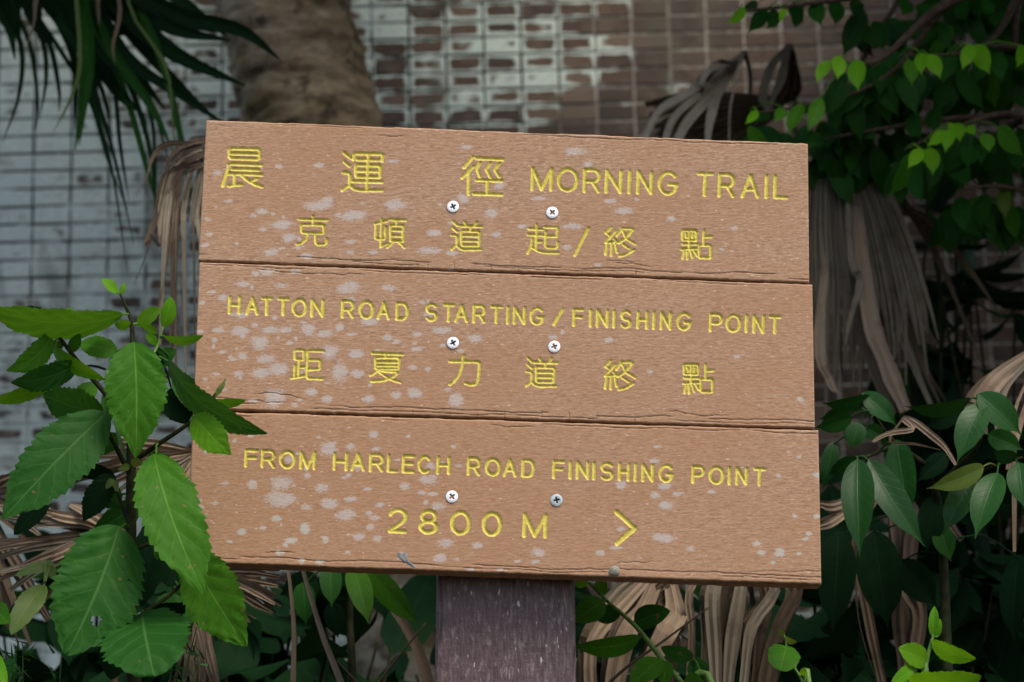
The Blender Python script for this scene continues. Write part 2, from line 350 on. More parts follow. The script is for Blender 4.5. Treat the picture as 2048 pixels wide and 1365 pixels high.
# unit glyphs, x 0..1, y 0 (top) .. 1 (bottom)
GL = {
 'M': [[(0, 1), (0, 0), (.5, .98), (1, 0), (1, 1)]], 'N': [[(0, 1), (0, 0), (1, 1), (1, 0)]], 'I': [[(.5, 0), (.5, 1)]],
 'O': [arc(.5, .5, .5, .5, 90, 450, 24)], '0': [arc(.5, .5, .5, .5, 90, 450, 24)],
 'R': [[(0, 1), (0, 0), (.6, 0)] + arc(.62, .27, .38, .27, 90, -90, 10) + [(.6, .54), (0, .54)], [(.55, .54), (1, 1)]],
 'P': [[(0, 1), (0, 0), (.6, 0)] + arc(.62, .28, .38, .28, 90, -90, 10) + [(.6, .56), (0, .56)]],
 'G': [arc(.5, .5, .5, .5, 42, 335, 20)[:-1] + [(1, .56), (.56, .56)]], 'C': [arc(.5, .5, .5, .5, 45, 315, 20)],
 'T': [[(0, 0), (1, 0)], [(.5, 0), (.5, 1)]], 'A': [[(0, 1), (.5, 0), (1, 1)], [(.2, .66), (.8, .66)]], 'L': [[(0, 0), (0, 1), (1, 1)]],
 'H': [[(0, 0), (0, 1)], [(1, 0), (1, 1)], [(0, .5), (1, .5)]], 'D': [[(0, 0), (.5, 0)] + arc(.5, .5, .5, .5, 90, -90, 12) + [(.5, 1), (0, 1), (0, 0)]],
 'S': [arc(.5, .26, .46, .26, 30, 250, 12) + [(.62, .52)] + arc(.5, .74, .48, .26, 60, -150, 12)],
 'F': [[(1, 0), (0, 0), (0, 1)], [(0, .47), (.85, .47)]], 'E': [[(1, 0), (0, 0), (0, 1), (1, 1)], [(0, .48), (.9, .48)]],
 '2': [arc(.5, .3, .5, .3, 165, -20, 12) + [(.8, .55), (0, 1), (1, 1)]],
 '8': [arc(.5, .25, .42, .25, 90, 450, 20), arc(.5, .74, .5, .26, 90, 450, 20)],
 '/': [[(1, 0), (0, 1)]], '>': [[(0, 0), (1, .53), (.05, 1)]] }
CH = []   # (name, plank index, list of polylines in photograph pixels, half width px)
def line(txt, xs_, plank, xa, ta, xb, tb, cap, hw=4.1):
    i = 0
    for ch, (x0, x1) in zip([c for c in txt if c != ' '], xs_):
        i += 1
        a, b = (x0 + 3.2, x1 - 3.2) if x1 > x0 else (x0, x0)
        S = []
        for pl in GL[ch]:
            q = []
            for (gx, gy) in pl:
                x = a + (b - a) * gx; top = ta + (tb - ta) * (x - xa) / (xb - xa)
                q.append((x - .037 * cap * (gy - .5), top + cap * gy))
            S.append(q)
        CH.append(({'/': 'slash', '>': 'arrow'}.get(ch, 'digit' if ch.isdigit() else 'letter'), plank, S, hw))
line('MORNING TRAIL', [(1062, 1106), (1114, 1157), (1166, 1201), (1210, 1245), (1259, 1259), (1273, 1306), (1316, 1357), (1393, 1427), (1436, 1470), (1482, 1519), (1533, 1533), (1547, 1577)], 0, 1063, 336.5, 1550, 352.5, 42.5)
line('HATTON ROAD STARTING/FINISHING POINT', [(456, 482), (491, 518), (522, 545), (554, 579), (583, 615), (621, 649), (682, 709), (717, 749), (754, 781), (791, 818),
   (850, 876), (885, 910), (909, 937), (945, 972), (980, 1006), (1015.6, 1015.6), (1026, 1052), (1059, 1090), (1105, 1129), (1145, 1169), (1181.5, 1181.5), (1192, 1218), (1228, 1228), (1240, 1264), (1273, 1297), (1308, 1308), (1320, 1344), (1353, 1384),
   (1418, 1446), (1451, 1483), (1493, 1493), (1505, 1530), (1537, 1563)], 1, 462, 594.5, 1550, 634, 31.5, 3.7)
line('FROM HARLECH ROAD FINISHING POINT', [(489, 517), (522, 551), (558, 592), (599, 632), (666, 696), (701, 731), (738, 768), (774, 796), (804, 830), (835, 864), (873, 901),
   (934, 961), (970, 1002), (1006, 1034), (1043, 1070), (1105, 1130), (1140.6, 1140.6), (1152, 1179), (1188, 1188), (1200, 1228), (1236, 1260), (1271, 1271), (1283, 1308), (1317, 1348), (1383, 1410), (1417, 1449), (1459, 1459), (1471, 1496), (1506, 1532)],
   2, 492, 901, 1530, 939, 31, 3.7)
line('2800M', [(777, 814), (838, 876), (901, 941), (964, 1004), (1046, 1094)], 2, 780, 1020, 1090, 1031, 42.5, 4.3)
CH.append(('arrow', 2, [[(1233, 1024.5), (1269.5, 1057), (1234, 1087)]], 5.0))
def crop(ox, oy, s, plank, chars, hw=3.5, off=(0, 0), nm='chinese_character'):
    for S in chars: CH.append((nm, plank, [[(ox + x / s + off[0], oy + y / s + off[1]) for x, y in q] for q in S], hw))
crop(420, 270, 3.413, 0, [
 [[(142, 93), (328, 97), (338, 107), (335, 158), (325, 166), (142, 160), (132, 150), (132, 104), (142, 93)], [(135, 127), (333, 133)], [(352, 207), (140, 197), (128, 203), (112, 270), (88, 346)],
  [(152, 233), (330, 240)], [(116, 265), (355, 272)], [(168, 272), (165, 345)], [(125, 348), (215, 340)], [(212, 272), (255, 310), (305, 338), (356, 354)], [(320, 298), (270, 322)]],
 [[(917, 124), (962, 160)], [(918, 186), (950, 212)], [(910, 258), (945, 261), (955, 275), (952, 345), (902, 378)], [(952, 345), (985, 370), (1030, 380), (1175, 380)],
  [(978, 168), (981, 138), (995, 128), (1165, 130), (1181, 140), (1175, 178)], [(1005, 168), (1150, 173)], [(1000, 206), (1152, 210), (1160, 220), (1160, 285), (1152, 290), (1003, 285), (995, 278), (995, 215), (1000, 206)], [(998, 245), (1158, 249)], [(1080, 132), (1070, 366)], [(975, 318), (1175, 323)]],
 [[(1795, 150), (1735, 222)], [(1797, 215), (1722, 295)], [(1766, 252), (1765, 405)], [(1818, 160), (2000, 168)], [(1842, 190), (1822, 232), (1842, 285)], [(1912, 192), (1885, 235), (1914, 290)], [(1974, 195), (1945, 238), (1974, 285)],
  [(1818, 309), (1992, 314)], [(1895, 314), (1890, 402)], [(1800, 402), (1992, 409)]]], 4.0)
DAO = [[(1668, 118), (1715, 160)], [(1668, 185), (1712, 225)], [(1655, 258), (1700, 262), (1712, 280), (1705, 360), (1655, 405)], [(1705, 360), (1740, 395), (1790, 410), (1957, 408)], [(1790, 125), (1805, 160)], [(1914, 125), (1890, 165)],
  [(1735, 164), (1967, 172)], [(1855, 172), (1842, 216)], [(1763, 214), (1930, 220), (1941, 232), (1933, 360), (1925, 368), (1768, 364), (1757, 352), (1755, 225), (1763, 214)], [(1760, 265), (1935, 269)], [(1760, 315), (1935, 319)]]
crop(580, 420, 5.12, 0, [
 [[(90, 98), (385, 104)], [(237, 65), (235, 150)], [(118, 165), (130, 152), (335, 155), (350, 168), (341, 232), (330, 241), (130, 235), (118, 225), (118, 165)], [(188, 240), (165, 300), (120, 343), (70, 352)], [(258, 242), (263, 335), (285, 358), (350, 355), (372, 340), (376, 298)]],
 [[(870, 145), (998, 112)], [(937, 95), (930, 375)], [(880, 165), (875, 285), (890, 297), (965, 297), (975, 280), (980, 175)], [(927, 378), (992, 345)], [(1015, 98), (1185, 107)], [(1095, 105), (1085, 158)], [(1032, 160), (1160, 163), (1155, 323), (1030, 318), (1032, 160)], [(1030, 208), (1158, 210)], [(1030, 264), (1156, 267)], [(1062, 325), (997, 385)], [(1115, 328), (1172, 388)]],
 DAO], 3.3)
ZHONG = [[(960, 125), (908, 180), (958, 216)], [(1005, 160), (908, 272)], [(905, 277), (1018, 268)], [(992, 238), (1018, 278)], [(968, 272), (962, 405)], [(920, 292), (905, 396)], [(1003, 290), (1020, 378)],
  [(1068, 140), (1018, 212)], [(1065, 138), (1168, 138), (1176, 150), (1105, 235), (1038, 282)], [(1075, 160), (1112, 238), (1202, 293)], [(1080, 295), (1140, 335)], [(1187, 350), (1110, 398), (1042, 412)]]
DIAN = [[(1682, 156), (1805, 158), (1815, 168), (1812, 245), (1805, 254), (1682, 252), (1673, 243), (1673, 165), (1682, 156)], [(1743, 158), (1741, 342)], [(1708, 182), (1714, 226)], [(1780, 184), (1774, 226)], [(1675, 291), (1812, 292)], [(1665, 346), (1814, 338)],
  [(1692, 365), (1675, 436)], [(1722, 365), (1722, 440)], [(1755, 363), (1773, 426)], [(1790, 358), (1817, 406)], [(1888, 155), (1885, 300)], [(1888, 221), (1965, 216)], [(1847, 303), (1945, 303), (1956, 313), (1953, 425), (1945, 432), (1850, 428), (1840, 420), (1840, 312), (1847, 303)]]
crop(1030, 430, 4.995, 0, [
 [[(138, 140), (277, 146)], [(218, 95), (213, 345)], [(135, 200), (282, 206)], [(172, 235), (165, 300), (128, 382)], [(172, 325), (230, 362), (300, 377), (435, 381)], [(215, 270), (265, 268)], [(298, 123), (420, 127), (426, 138), (417, 217), (312, 215)], [(311, 170), (303, 310), (325, 328), (405, 330), (425, 315), (429, 275)]],
 ZHONG, DIAN], 3.3)
crop(1030, 430, 4.995, 0, [[[(735, 132), (600, 403)]]], 3.6, nm='slash')
crop(570, 680, 4.995, 1, [
 [[(105, 105), (182, 105), (190, 113), (186, 192), (178, 200), (105, 196), (99, 188), (99, 113), (105, 105)], [(145, 200), (134, 368)], [(145, 276), (187, 275)], [(100, 255), (94, 378)], [(63, 383), (192, 360)], [(387, 112), (240, 110), (229, 120), (220, 372), (235, 385), (372, 391)], [(228, 200), (345, 205), (352, 215), (347, 285), (338, 292), (226, 297)]],
 [[(873, 132), (1175, 148)], [(1012, 142), (1003, 176)], [(912, 176), (1130, 178), (1142, 188), (1136, 284), (1128, 292), (915, 288), (905, 280), (905, 186), (912, 176)], [(908, 220), (1138, 225)], [(908, 256), (1138, 262)], [(945, 292), (900, 330), (853, 355)], [(945, 310), (1118, 322), (1122, 335), (1080, 372), (985, 408), (862, 414)], [(945, 325), (1045, 392), (1155, 427)]],
 [[(1645, 215), (1930, 221), (1946, 236), (1930, 400), (1905, 445), (1850, 450), (1800, 432)], [(1783, 155), (1770, 270), (1740, 350), (1690, 415), (1648, 447)]]], 3.3)
crop(580, 420, 5.12, 1, [DAO], 3.3, (149.8, 273)); crop(1030, 430, 4.995, 1, [ZHONG], 3.3, (-.8, 267)); crop(1030, 430, 4.995, 1, [DIAN], 3.3, (3.6, 268))

# lichen patches: photograph px x, y, rx, ry
LI = """637,412,30,9 655,400,14,7 524,423,12,6 704,432,28,10 793,411,22,12 562,450,24,9 578,475,14,9 543,505,14,8 788,323,12,4 637,331,12,5 557,333,8,5 409,492,8,4 699,505,12,4 614,512,12,6 700,484,10,4 536,544,17,8 435,346,10,5
984,426,14,9 1144,453,20,6 933,295,14,4 1175,329,10,6 1082,397,16,5 992,470,12,5 868,467,14,8 856,502,24,8 905,507,12,5 1196,530,9,4 926,397,10,9 1044,453,9,5 1151,303,20,8 1135,495,9,5 999,371,10,8 1221,403,14,5 1342,437,9,6 1250,422,20,8 1468,457,7,5 1444,499,5,3 1273,399,6,4
486,568,13,6 564,572,13,6 695,576,22,12 779,576,15,6 446,596,10,7 480,630,18,6 436,661,12,5 480,663,16,8 538,660,17,7 575,660,13,6 617,660,15,12 651,667,15,8 679,656,9,8 739,643,18,7 517,687,17,15 704,669,11,4 775,676,9,6 714,708,17,9 716,747,14,8 661,704,17,14 679,744,15,22 554,739,22,12 522,747,17,11 476,748,11,6 549,796,20,18 624,784,13,8 654,799,11,8 737,798,13,7 589,811,8,5 599,801,7,3 599,801,6,3 534,717,18,10 485,714,9,8 793,790,10,8 793,684,8,5
882,661,22,7 834,669,9,5 952,677,13,7 833,698,11,5 826,735,10,6 829,786,14,11 912,801,14,15 896,780,9,5 1125,664,4,4 1105,675,9,4 856,739,6,4 922,702,8,4 858,630,9,6 1600,800,7,5 1600,800,6,4 1219,680,9,5 1300,744,7,5 1474,714,8,4
748,870,10,7 656,898,17,14 701,894,10,6 751,898,10,4 578,920,9,7 565,967,20,14 562,998,32,14 643,976,13,10 659,1007,17,10 701,999,13,5 694,1030,19,11 612,1014,12,7 505,970,10,9 552,1037,11,6 609,1058,10,10 582,1081,12,6 650,1078,8,7 717,1074,14,7 754,1077,10,6 558,1105,10,6 638,1125,11,5 603,1122,9,6 810,974,10,7 858,960,18,9 877,1012,15,7 890,1087,17,9 955,1092,10,6 880,1117,12,8 741,1055,9,5 751,1036,11,5 843,986,10,4 867,988,10,4 861,933,10,7 695,1105,6,3 484,1064,8,6 714,935,10,6 697,951,6,4
1242,969,10,8 1331,973,13,6 1309,991,9,7 1354,988,9,5 1334,1011,14,8 1242,1059,9,5 1325,1076,24,8 1382,1098,9,5 1201,1106,10,6 1231,1096,14,4 1076,1105,14,8 1070,1124,9,4 1423,984,7,3 1557,951,5,4 1598,914,5,3 1590,1033,6,4 1634,1033,7,4 1617,1068,7,4 1611,1078,7,3 1514,1087,10,5 1523,1106,7,5 1560,1102,8,5 1560,1109,10,5 1598,1108,6,3 1546,1125,6,3 1634,950,8,5 1281,1117,6,2 1309,922,10,5 1315,894,9,3 1035,1123,8,3 940,1140,9,3 1000,1140,8,3"""
LI += ' ' + ' '.join('%d,%d,%.1f,%.1f' % (400 + 520 * random.random() ** 1.4, random.choice((random.uniform(540, 810), random.uniform(870, 1120), random.uniform(400, 515), random.uniform(560, 1120))), random.uniform(2.5, 9), random.uniform(2, 5)) for _ in range(120))
LI = [tuple(float(q) for q in s.split(',')) for s in LI.split()]

sign = thing('trail_sign', (at(1010, 1365, .1).x, .08, float(ground_z(0, .08))), 'brown three-plank trail sign with carved yellow writing on a post', 'sign')
PL = [[(412, 240), (1616, 287), (1619, 566.5), (396, 522)], [(398, 525), (1625, 569), (1630, 858), (386, 818.5)], [(386, 822), (1637, 861), (1643, 1170), (372, 1125.5)]]
MM = .001; THK = .036
planks = []
P2 = lambda x, y: at(x, y, 0.0)
for pi, cs in enumerate(PL):
    A, B, Cc, D = [np.array([P2(*c).x, P2(*c).z]) for c in cs]
    W_ = np.linalg.norm(B - A); H_ = np.linalg.norm(D - A); st = .00072
    nu, nv = int(W_ / st), int(H_ / st); u, v = np.meshgrid(np.linspace(0, 1, nu), np.linspace(0, 1, nv))
    G = (A[None, None] * ((1 - u) * (1 - v))[..., None] + B * (u * (1 - v))[..., None] + Cc * (u * v)[..., None] + D * ((1 - u) * v)[..., None])
    gx, gz = G[..., 0].copy(), G[..., 1].copy()
    # slightly uneven sawn edges
    e_top, e_bot, e_l, e_r = v * H_, (1 - v) * H_, u * W_, (1 - u) * W_
    wav = (vnoise(gx * 38 + 9, gx * 0 + pi * 7, 5 + pi) - .5) * .0007 + (vnoise(gx * 160, gx * 0 + 3, 8 + pi) - .5) * .0007
    wav2 = (vnoise(gx * 30 + 3, gx * 0 + pi * 3, 15 + pi) - .5) * .0007 + (vnoise(gx * 190, gx * 0 + 3, 18 + pi) - .5) * .0007
    gz += wav * np.exp(-e_top / .004) + wav2 * np.exp(-e_bot / .004)
    # rounded edges
    rt, rb, rs = .0016, .0020, .0012
    qy = np.maximum(np.maximum(0, 1 - e_top / rt) * .0038, np.maximum(0, 1 - e_bot / rb) * .0044)
    qx = np.maximum(np.maximum(0, 1 - e_l / rs), np.maximum(0, 1 - e_r / rs)) * .0016
    off = .0050 - np.sqrt(np.maximum(.0050 ** 2 - np.minimum(qy, .00499) ** 2, 0)); off += .0016 - np.sqrt(np.maximum(.0016 ** 2 - np.minimum(qx, .00159) ** 2, 0))
    # split lines along top and bottom edge
    crack = np.zeros_like(gx)
    for kk, (e, e0, amp, wd, sd_, th) in enumerate(((e_bot, .0070, .0016, .00042, 31, .22), (e_bot, .0042, .0014, .00032, 37, .40), (e_top, .0030, .0014, .00038, 41, .42), (e_bot, .0105, .003, .00032, 47, .74), (e_top, .007, .003, .00032, 53, .80), (e_bot, .014, .004, .0003, 59, .82))):
        pos_ = e0 + (vnoise(gx * 26, gx * 0 + pi, sd_ + pi) - .5) * 2 * amp + (vnoise(gx * 130, gx * 0, sd_ + 3 + pi) - .5) * amp * .6
        on = sstep(th, th + .12, vnoise(gx * 17, gx * 0 + 2, sd_ + 7 + pi))
        crack = np.maximum(crack, np.exp(-((e - pos_) / wd) ** 2) * on)
    for t in range(9):      # short vertical splits rising from the lower edge
        cx = A[0] + W_ * (.32 + .4 * ((t * .37 + pi * .21) % 1)); ln = .004 + .008 * ((t * .61 + pi * .3) % 1)
        if pi < 2: crack = np.maximum(crack, np.exp(-((gx - cx) / .00035) ** 2) * sstep(ln, ln * .6, e_bot) * .8)
    off += crack * .0011
    off += (vnoise(gx * 260, gz * 1500, 61) - .5) * .00016 + (vnoise(gx * 40, gz * 500, 67) - .5) * .00006 + (vnoise(gx * 9, gz * 22, 71) - .5) * .0004
    # carved strokes: distance field
    dist = np.full(gx.shape, .02); lid = np.full(gx.shape, -1, np.int32); mine = [i for i, c in enumerate(CH) if c[1] == pi]
    x0g, x1g = gx.min(), gx.max()
    for ci in mine:
        for q in CH[ci][2]:
            Q = np.array([[P2(*p_).x, P2(*p_).z] for p_ in q]); hw = (CH[ci][3] - .25) * mpp(0)
            for a, b in zip(Q[:-1], Q[1:]):
                m = .006; lo = np.minimum(a, b) - m; hi = np.maximum(a, b) + m
                iu0 = max(0, int((lo[0] - A[0]) / W_ * nu) - 14); iu1 = min(nu, int((hi[0] - A[0]) / W_ * nu) + 16)
                zz = gz[:, (iu0 + iu1) // 2]; rows = np.where((zz > lo[1] - .003) & (zz < hi[1] + .003))[0]
                if len(rows) == 0: continue
                sl = (slice(rows[0], rows[-1] + 1), slice(iu0, iu1)); xx, z2 = gx[sl], gz[sl]
                ab = b - a; t = np.clip(((xx - a[0]) * ab[0] + (z2 - a[1]) * ab[1]) / max(ab @ ab, 1e-12), 0, 1)
                d = np.hypot(xx - a[0] - t * ab[0], z2 - a[1] - t * ab[1]) - hw
                up = d < dist[sl]; dist[sl] = np.where(up, d, dist[sl]); lid[sl] = np.where(up, ci, lid[sl])
    dist += (vnoise(gx * 500, gz * 500, 77) - .5) * .0004
    gro = sstep(.00030, -.0013, dist); off += gro * (.0010 + .0006 * vnoise(gx * 60, gz * 60, 91))
    paint = sstep(.0005, -.0005, dist)
    lich = np.zeros_like(gx); grn = np.zeros_like(gx)
    for (lx, ly, rx, ry) in LI:
        c = P2(lx, ly); mp = mpp(0); ex, ez = (gx - c.x) / (rx * mp * 1.15), (gz - c.z) / (ry * mp * 1.2)
        if np.abs(c.z - gz).min() > .02: continue
        f = np.exp(-(ex ** 2 + ez ** 2) ** 1.3 * .9); lich = np.maximum(lich, f)
        if lx > 1480 or (ly > 1030 and lx < 660): grn = np.maximum(grn, f)
    lich *= (1 - paint * .75)
    N = nu * nv; V = np.stack([gx, off, gz], -1).reshape(-1, 3); I = np.arange(N).reshape(nv, nu)
    F = np.stack([I[:-1, :-1], I[1:, :-1], I[1:, 1:], I[:-1, 1:]], -1).reshape(-1, 4)
    dl = dist.ravel()[F].min(1); fl = np.where(dl < .0011, lid.ravel()[F[np.arange(len(F)), dist.ravel()[F].argmin(1)]], -1)
    at_all = dict(paint=paint.ravel(), lichen=lich.ravel(), green=grn.ravel(), crack=crack.ravel(), tint=np.full(gx.size, (.0, .15, .75)[pi]) * sstep(-.45, .1, -gx).ravel() if pi == 2 else np.full(gx.size, (.0, .15, .75)[pi]))
    # plank body: front minus the carved characters, plus sides and back
    loop = np.concatenate([I[0, :], I[1:, -1], I[-1, -2::-1], I[-2:0:-1, 0]]); nl = len(loop)
    Vb = V[loop].copy(); Vb[:, 1] = THK; Vall = np.concatenate([V, Vb, [[V[:, 0].mean(), THK, V[:, 2].mean()]]])
    k_ = np.arange(nl); kn = (k_ + 1) % nl
    Fs = np.stack([loop[k_], loop[kn], N + kn, N + k_], -1); Fb = np.stack([N + k_, N + kn, np.full(nl, N + nl), np.full(nl, N + nl)], -1)
    Ff = F[fl < 0]; used = np.zeros(len(Vall), bool); used[Ff] = True; used[Fs] = True; used[N + nl] = True; rm = np.cumsum(used) - 1
    FF = [tuple(r) for r in []]
    body = np.concatenate([Ff, Fs]); ext = {n_: np.concatenate([a, np.zeros(nl + 1)])[used] for n_, a in at_all.items()}
    tri = rm[Fb[:, :3]]
    me_o = part('plank', Vall[used], rm[body], M_board, sign, True, attrs=ext)
    # back as one polygon fan appended through bmesh-free route: separate thin cap inside the same mesh
    me = me_o.data
    nlp, npg = len(me.loops), len(me.polygons)
    me.loops.add(nl); me.polygons.add(1)
    ring = rm[N + k_][::-1].astype(np.int32)
    for q_, vi in enumerate(ring): me.loops[nlp + q_].vertex_index = int(vi)
    me.polygons[npg].loop_start = nlp
    me.update(calc_edges=True)
    planks.append(me_o)
    for ci in mine:
        fi = F[fl == ci]
        if len(fi) == 0: continue
        uq, inv = np.unique(fi, return_inverse=True)
        part(CH[ci][0], V[uq], inv.reshape(-1, 4), M_board, me_o, True, attrs={n_: a[uq] for n_, a in at_all.items()})
# screws with a cross recess
def screw(px, py, parent, mat, rot):
    c = at(px, py, 0); r = .0060; n = 48; V = []; F = []; mi = []
    def incross(x, z):
        ca, sa = math.cos(rot), math.sin(rot); X_, Z_ = abs(x * ca + z * sa), abs(-x * sa + z * ca)
        return (X_ < .0031 and Z_ < .00085) or (Z_ < .0031 and X_ < .00085)
    g = 41; step = 2 * r / (g - 1); idx = {}
    for i in range(g):
        for j in range(g):
            x, z = -r + i * step, -r + j * step; rr = math.hypot(x, z)
            if rr > r: x, z = x * r / rr, z * r / rr; rr = r
            dome = .0005 * (1 - (rr / r) ** 4) + .0003
            y = -dome - .0008 + (.0014 if incross(x, z) else 0)
            idx[i, j] = len(V); V.append(c + Vector((x, y + .0002, z)))
    for i in range(g - 1):
        for j in range(g - 1):
            x, z = -r + (i + .5) * step, -r + (j + .5) * step
            if math.hypot(x, z) > r * 1.06: continue
            F.append((idx[i, j], idx[i + 1, j], idx[i + 1, j + 1], idx[i, j + 1])); mi.append(1 if incross(x, z) else 0)
    o = part('screw', V, F, [mat, M_slot], parent, True); o.data.polygons.foreach_set('material_index', mi); o.data.update(); return o
for i, (sx, sy, pi) in enumerate(((906, 414, 0), (1104.5, 426, 0), (906, 686.5, 1), (1108.5, 694, 1), (904, 994, 2), (1113, 1001, 2))):
    screw(sx, sy, planks[pi], M_metaldull if i == 5 else M_metal, (.45, .75, .5, .35, .65, .15)[i])
# post
tl, tr_, bl, br = at(873, 1150, THK), at(1150, 1150, THK), at(868.5, 1365, THK), at(1152.5, 1365, THK)
zt, zb = at(1010, 330, THK).z, sign.location.z - .15
def lin(a, b, z): t = (z - a.z) / (b.z - a.z); return a.x + (b.x - a.x) * t
nz, nc = 420, 130; V = []; cr = []
DEP = .10; rc = .006
for i in range(nz):
    z = zb + (zt - zb) * i / (nz - 1)
    xl, xr = lin(tl, bl, z), lin(tr_, br, z); xl, xr = (xl, xr)
    wv = (vnoise(np.array([z * 40.]), np.array([1.]), 3)[0] - .5) * .0016; wv2 = (vnoise(np.array([z * 40.]), np.array([9.]), 4)[0] - .5) * .0022
    row = []
    hw_, hd = (xr - xl) / 2, DEP / 2; cx, cy = (xl + xr) / 2, THK + .0005 + DEP / 2
    per = [(-hw_ + rc, -hd)]
    pts = []
    for s0, s1, a0 in (((-hw_ + rc, -hd), (hw_ - rc, -hd), -90), ((hw_, -hd + rc), (hw_, hd - rc), 0), ((hw_ - rc, hd), (-hw_ + rc, hd), 90), ((-hw_, hd - rc), (-hw_, -hd + rc), 180)):
        m_ = 46 if a0 == -90 else 6
        for q in range(m_): t = q / (m_ - 1); pts.append((s0[0] + (s1[0] - s0[0]) * t, s0[1] + (s1[1] - s0[1]) * t))
        ccx = s1[0] if a0 in (-90, 90) else s1[0] - (rc if a0 == 0 else -rc); ccy = s1[1] + (rc if a0 == -90 else -rc) if a0 in (-90, 90) else s1[1]
        for q in range(1, 6): a = math.radians(a0 + 15 * q); pts.append((ccx + rc * math.cos(a), ccy + rc * math.sin(a)))
    for (x, y) in pts: V.append((cx + x, cy + y, z)); 
nc = len(pts); V = np.array(V).reshape(nz, nc, 3)
crk = np.zeros((nz, nc)); zz = V[:, :, 2]; fx = V[:, :, 0] - V[:, :, 0].min(1, keepdims=True); wd_ = fx.max(1, keepdims=True); front = V[:, :, 1] < THK + .006
for side, e0, sd_ in ((fx, .0045, 5), (wd_ - fx, .0065, 9), (wd_ - fx, .003, 13)):
    ps = e0 + (vnoise(zz * 30, zz * 0, sd_) - .5) * .006; on = sstep(.35, .5, vnoise(zz * 18, zz * 0 + 3, sd_ + 2))
    crk = np.maximum(crk, np.exp(-((side - ps) / .0012) ** 2) * on * front)
V[:, :, 1] += crk * .0015 + front * ((vnoise(V[:, :, 0] * 300, zz * 60, 21) - .5) * .0007 + (vnoise(V[:, :, 0] * 30, zz * 20, 23) - .5) * .0012)
I = np.arange(nz * nc).reshape(nz, nc); In = np.roll(I, -1, 1)
F = np.stack([I[:-1], In[:-1], In[1:], I[1:]], -1).reshape(-1, 4)
part('post', V.reshape(-1, 3), F, M_post, sign, True, attrs=dict(crack=crk.ravel()))
V, F = box((tl.x + tr_.x) / 2, THK + .0005 + DEP / 2, zt + .0005, .13, DEP - .006, .003)
part('post_cap', V, F, M_post, sign, False)

# things stuck to the lower plank
def blob(name, pts, y0, hgt, mat, label, cat):
    P = [at(x, y, 0) for x, y in pts]; c = sum(P, Vector()) / len(P); n = len(P); V = []; F = []
    for s, h in ((1, .0), (.85, .6), (.45, 1.0)):
        for p_ in P: q = c + (p_ - c) * s; V.append((q.x, y0 - hgt * h * (.8 + .4 * random.random()), q.z))
    V.append((c.x, y0 - hgt * 1.05, c.z))
    for r in range(2):
        for k in range(n): F.append((r * n + k, r * n + (k + 1) % n, (r + 1) * n + (k + 1) % n, (r + 1) * n + k))
    for k in range(n): F.append((2 * n + k, 2 * n + (k + 1) % n, 3 * n))
    V = [(a, b, cc) for a, b, cc in V]
    o = part(name, V, [f[::-1] for f in F], mat); tag(o, label, cat); return o
M_bit = mat_simple('grey_dry_fragment', (.10, .105, .10), (.24, .24, .23), 700, .8, .2, (1, 1, .3))
M_coc = mat_simple('grey_green_cocoon', (.13, .13, .10), (.28, .27, .21), 600, .85, .15)
blob('dried_leaf_fragment', [(791, 1105), (797, 1103), (804, 1106), (811, 1103), (815, 1109), (814, 1118), (820, 1124), (830, 1131), (838, 1138), (831, 1139), (820, 1133), (808, 1126), (797, 1118), (792, 1112)], .0005, .0011, M_bit, 'small grey dried leaf fragment stuck to the lowest plank above the post', 'leaf fragment')
blob('insect_cocoon', [(1217, 1143), (1219, 1136), (1226, 1131), (1233, 1131), (1239, 1136), (1241, 1143), (1240, 1151), (1232, 1154), (1222, 1152), (1217, 1150)], .001, .0034, M_coc, 'small grey-green cocoon stuck to the bottom edge of the lowest plank', 'cocoon')

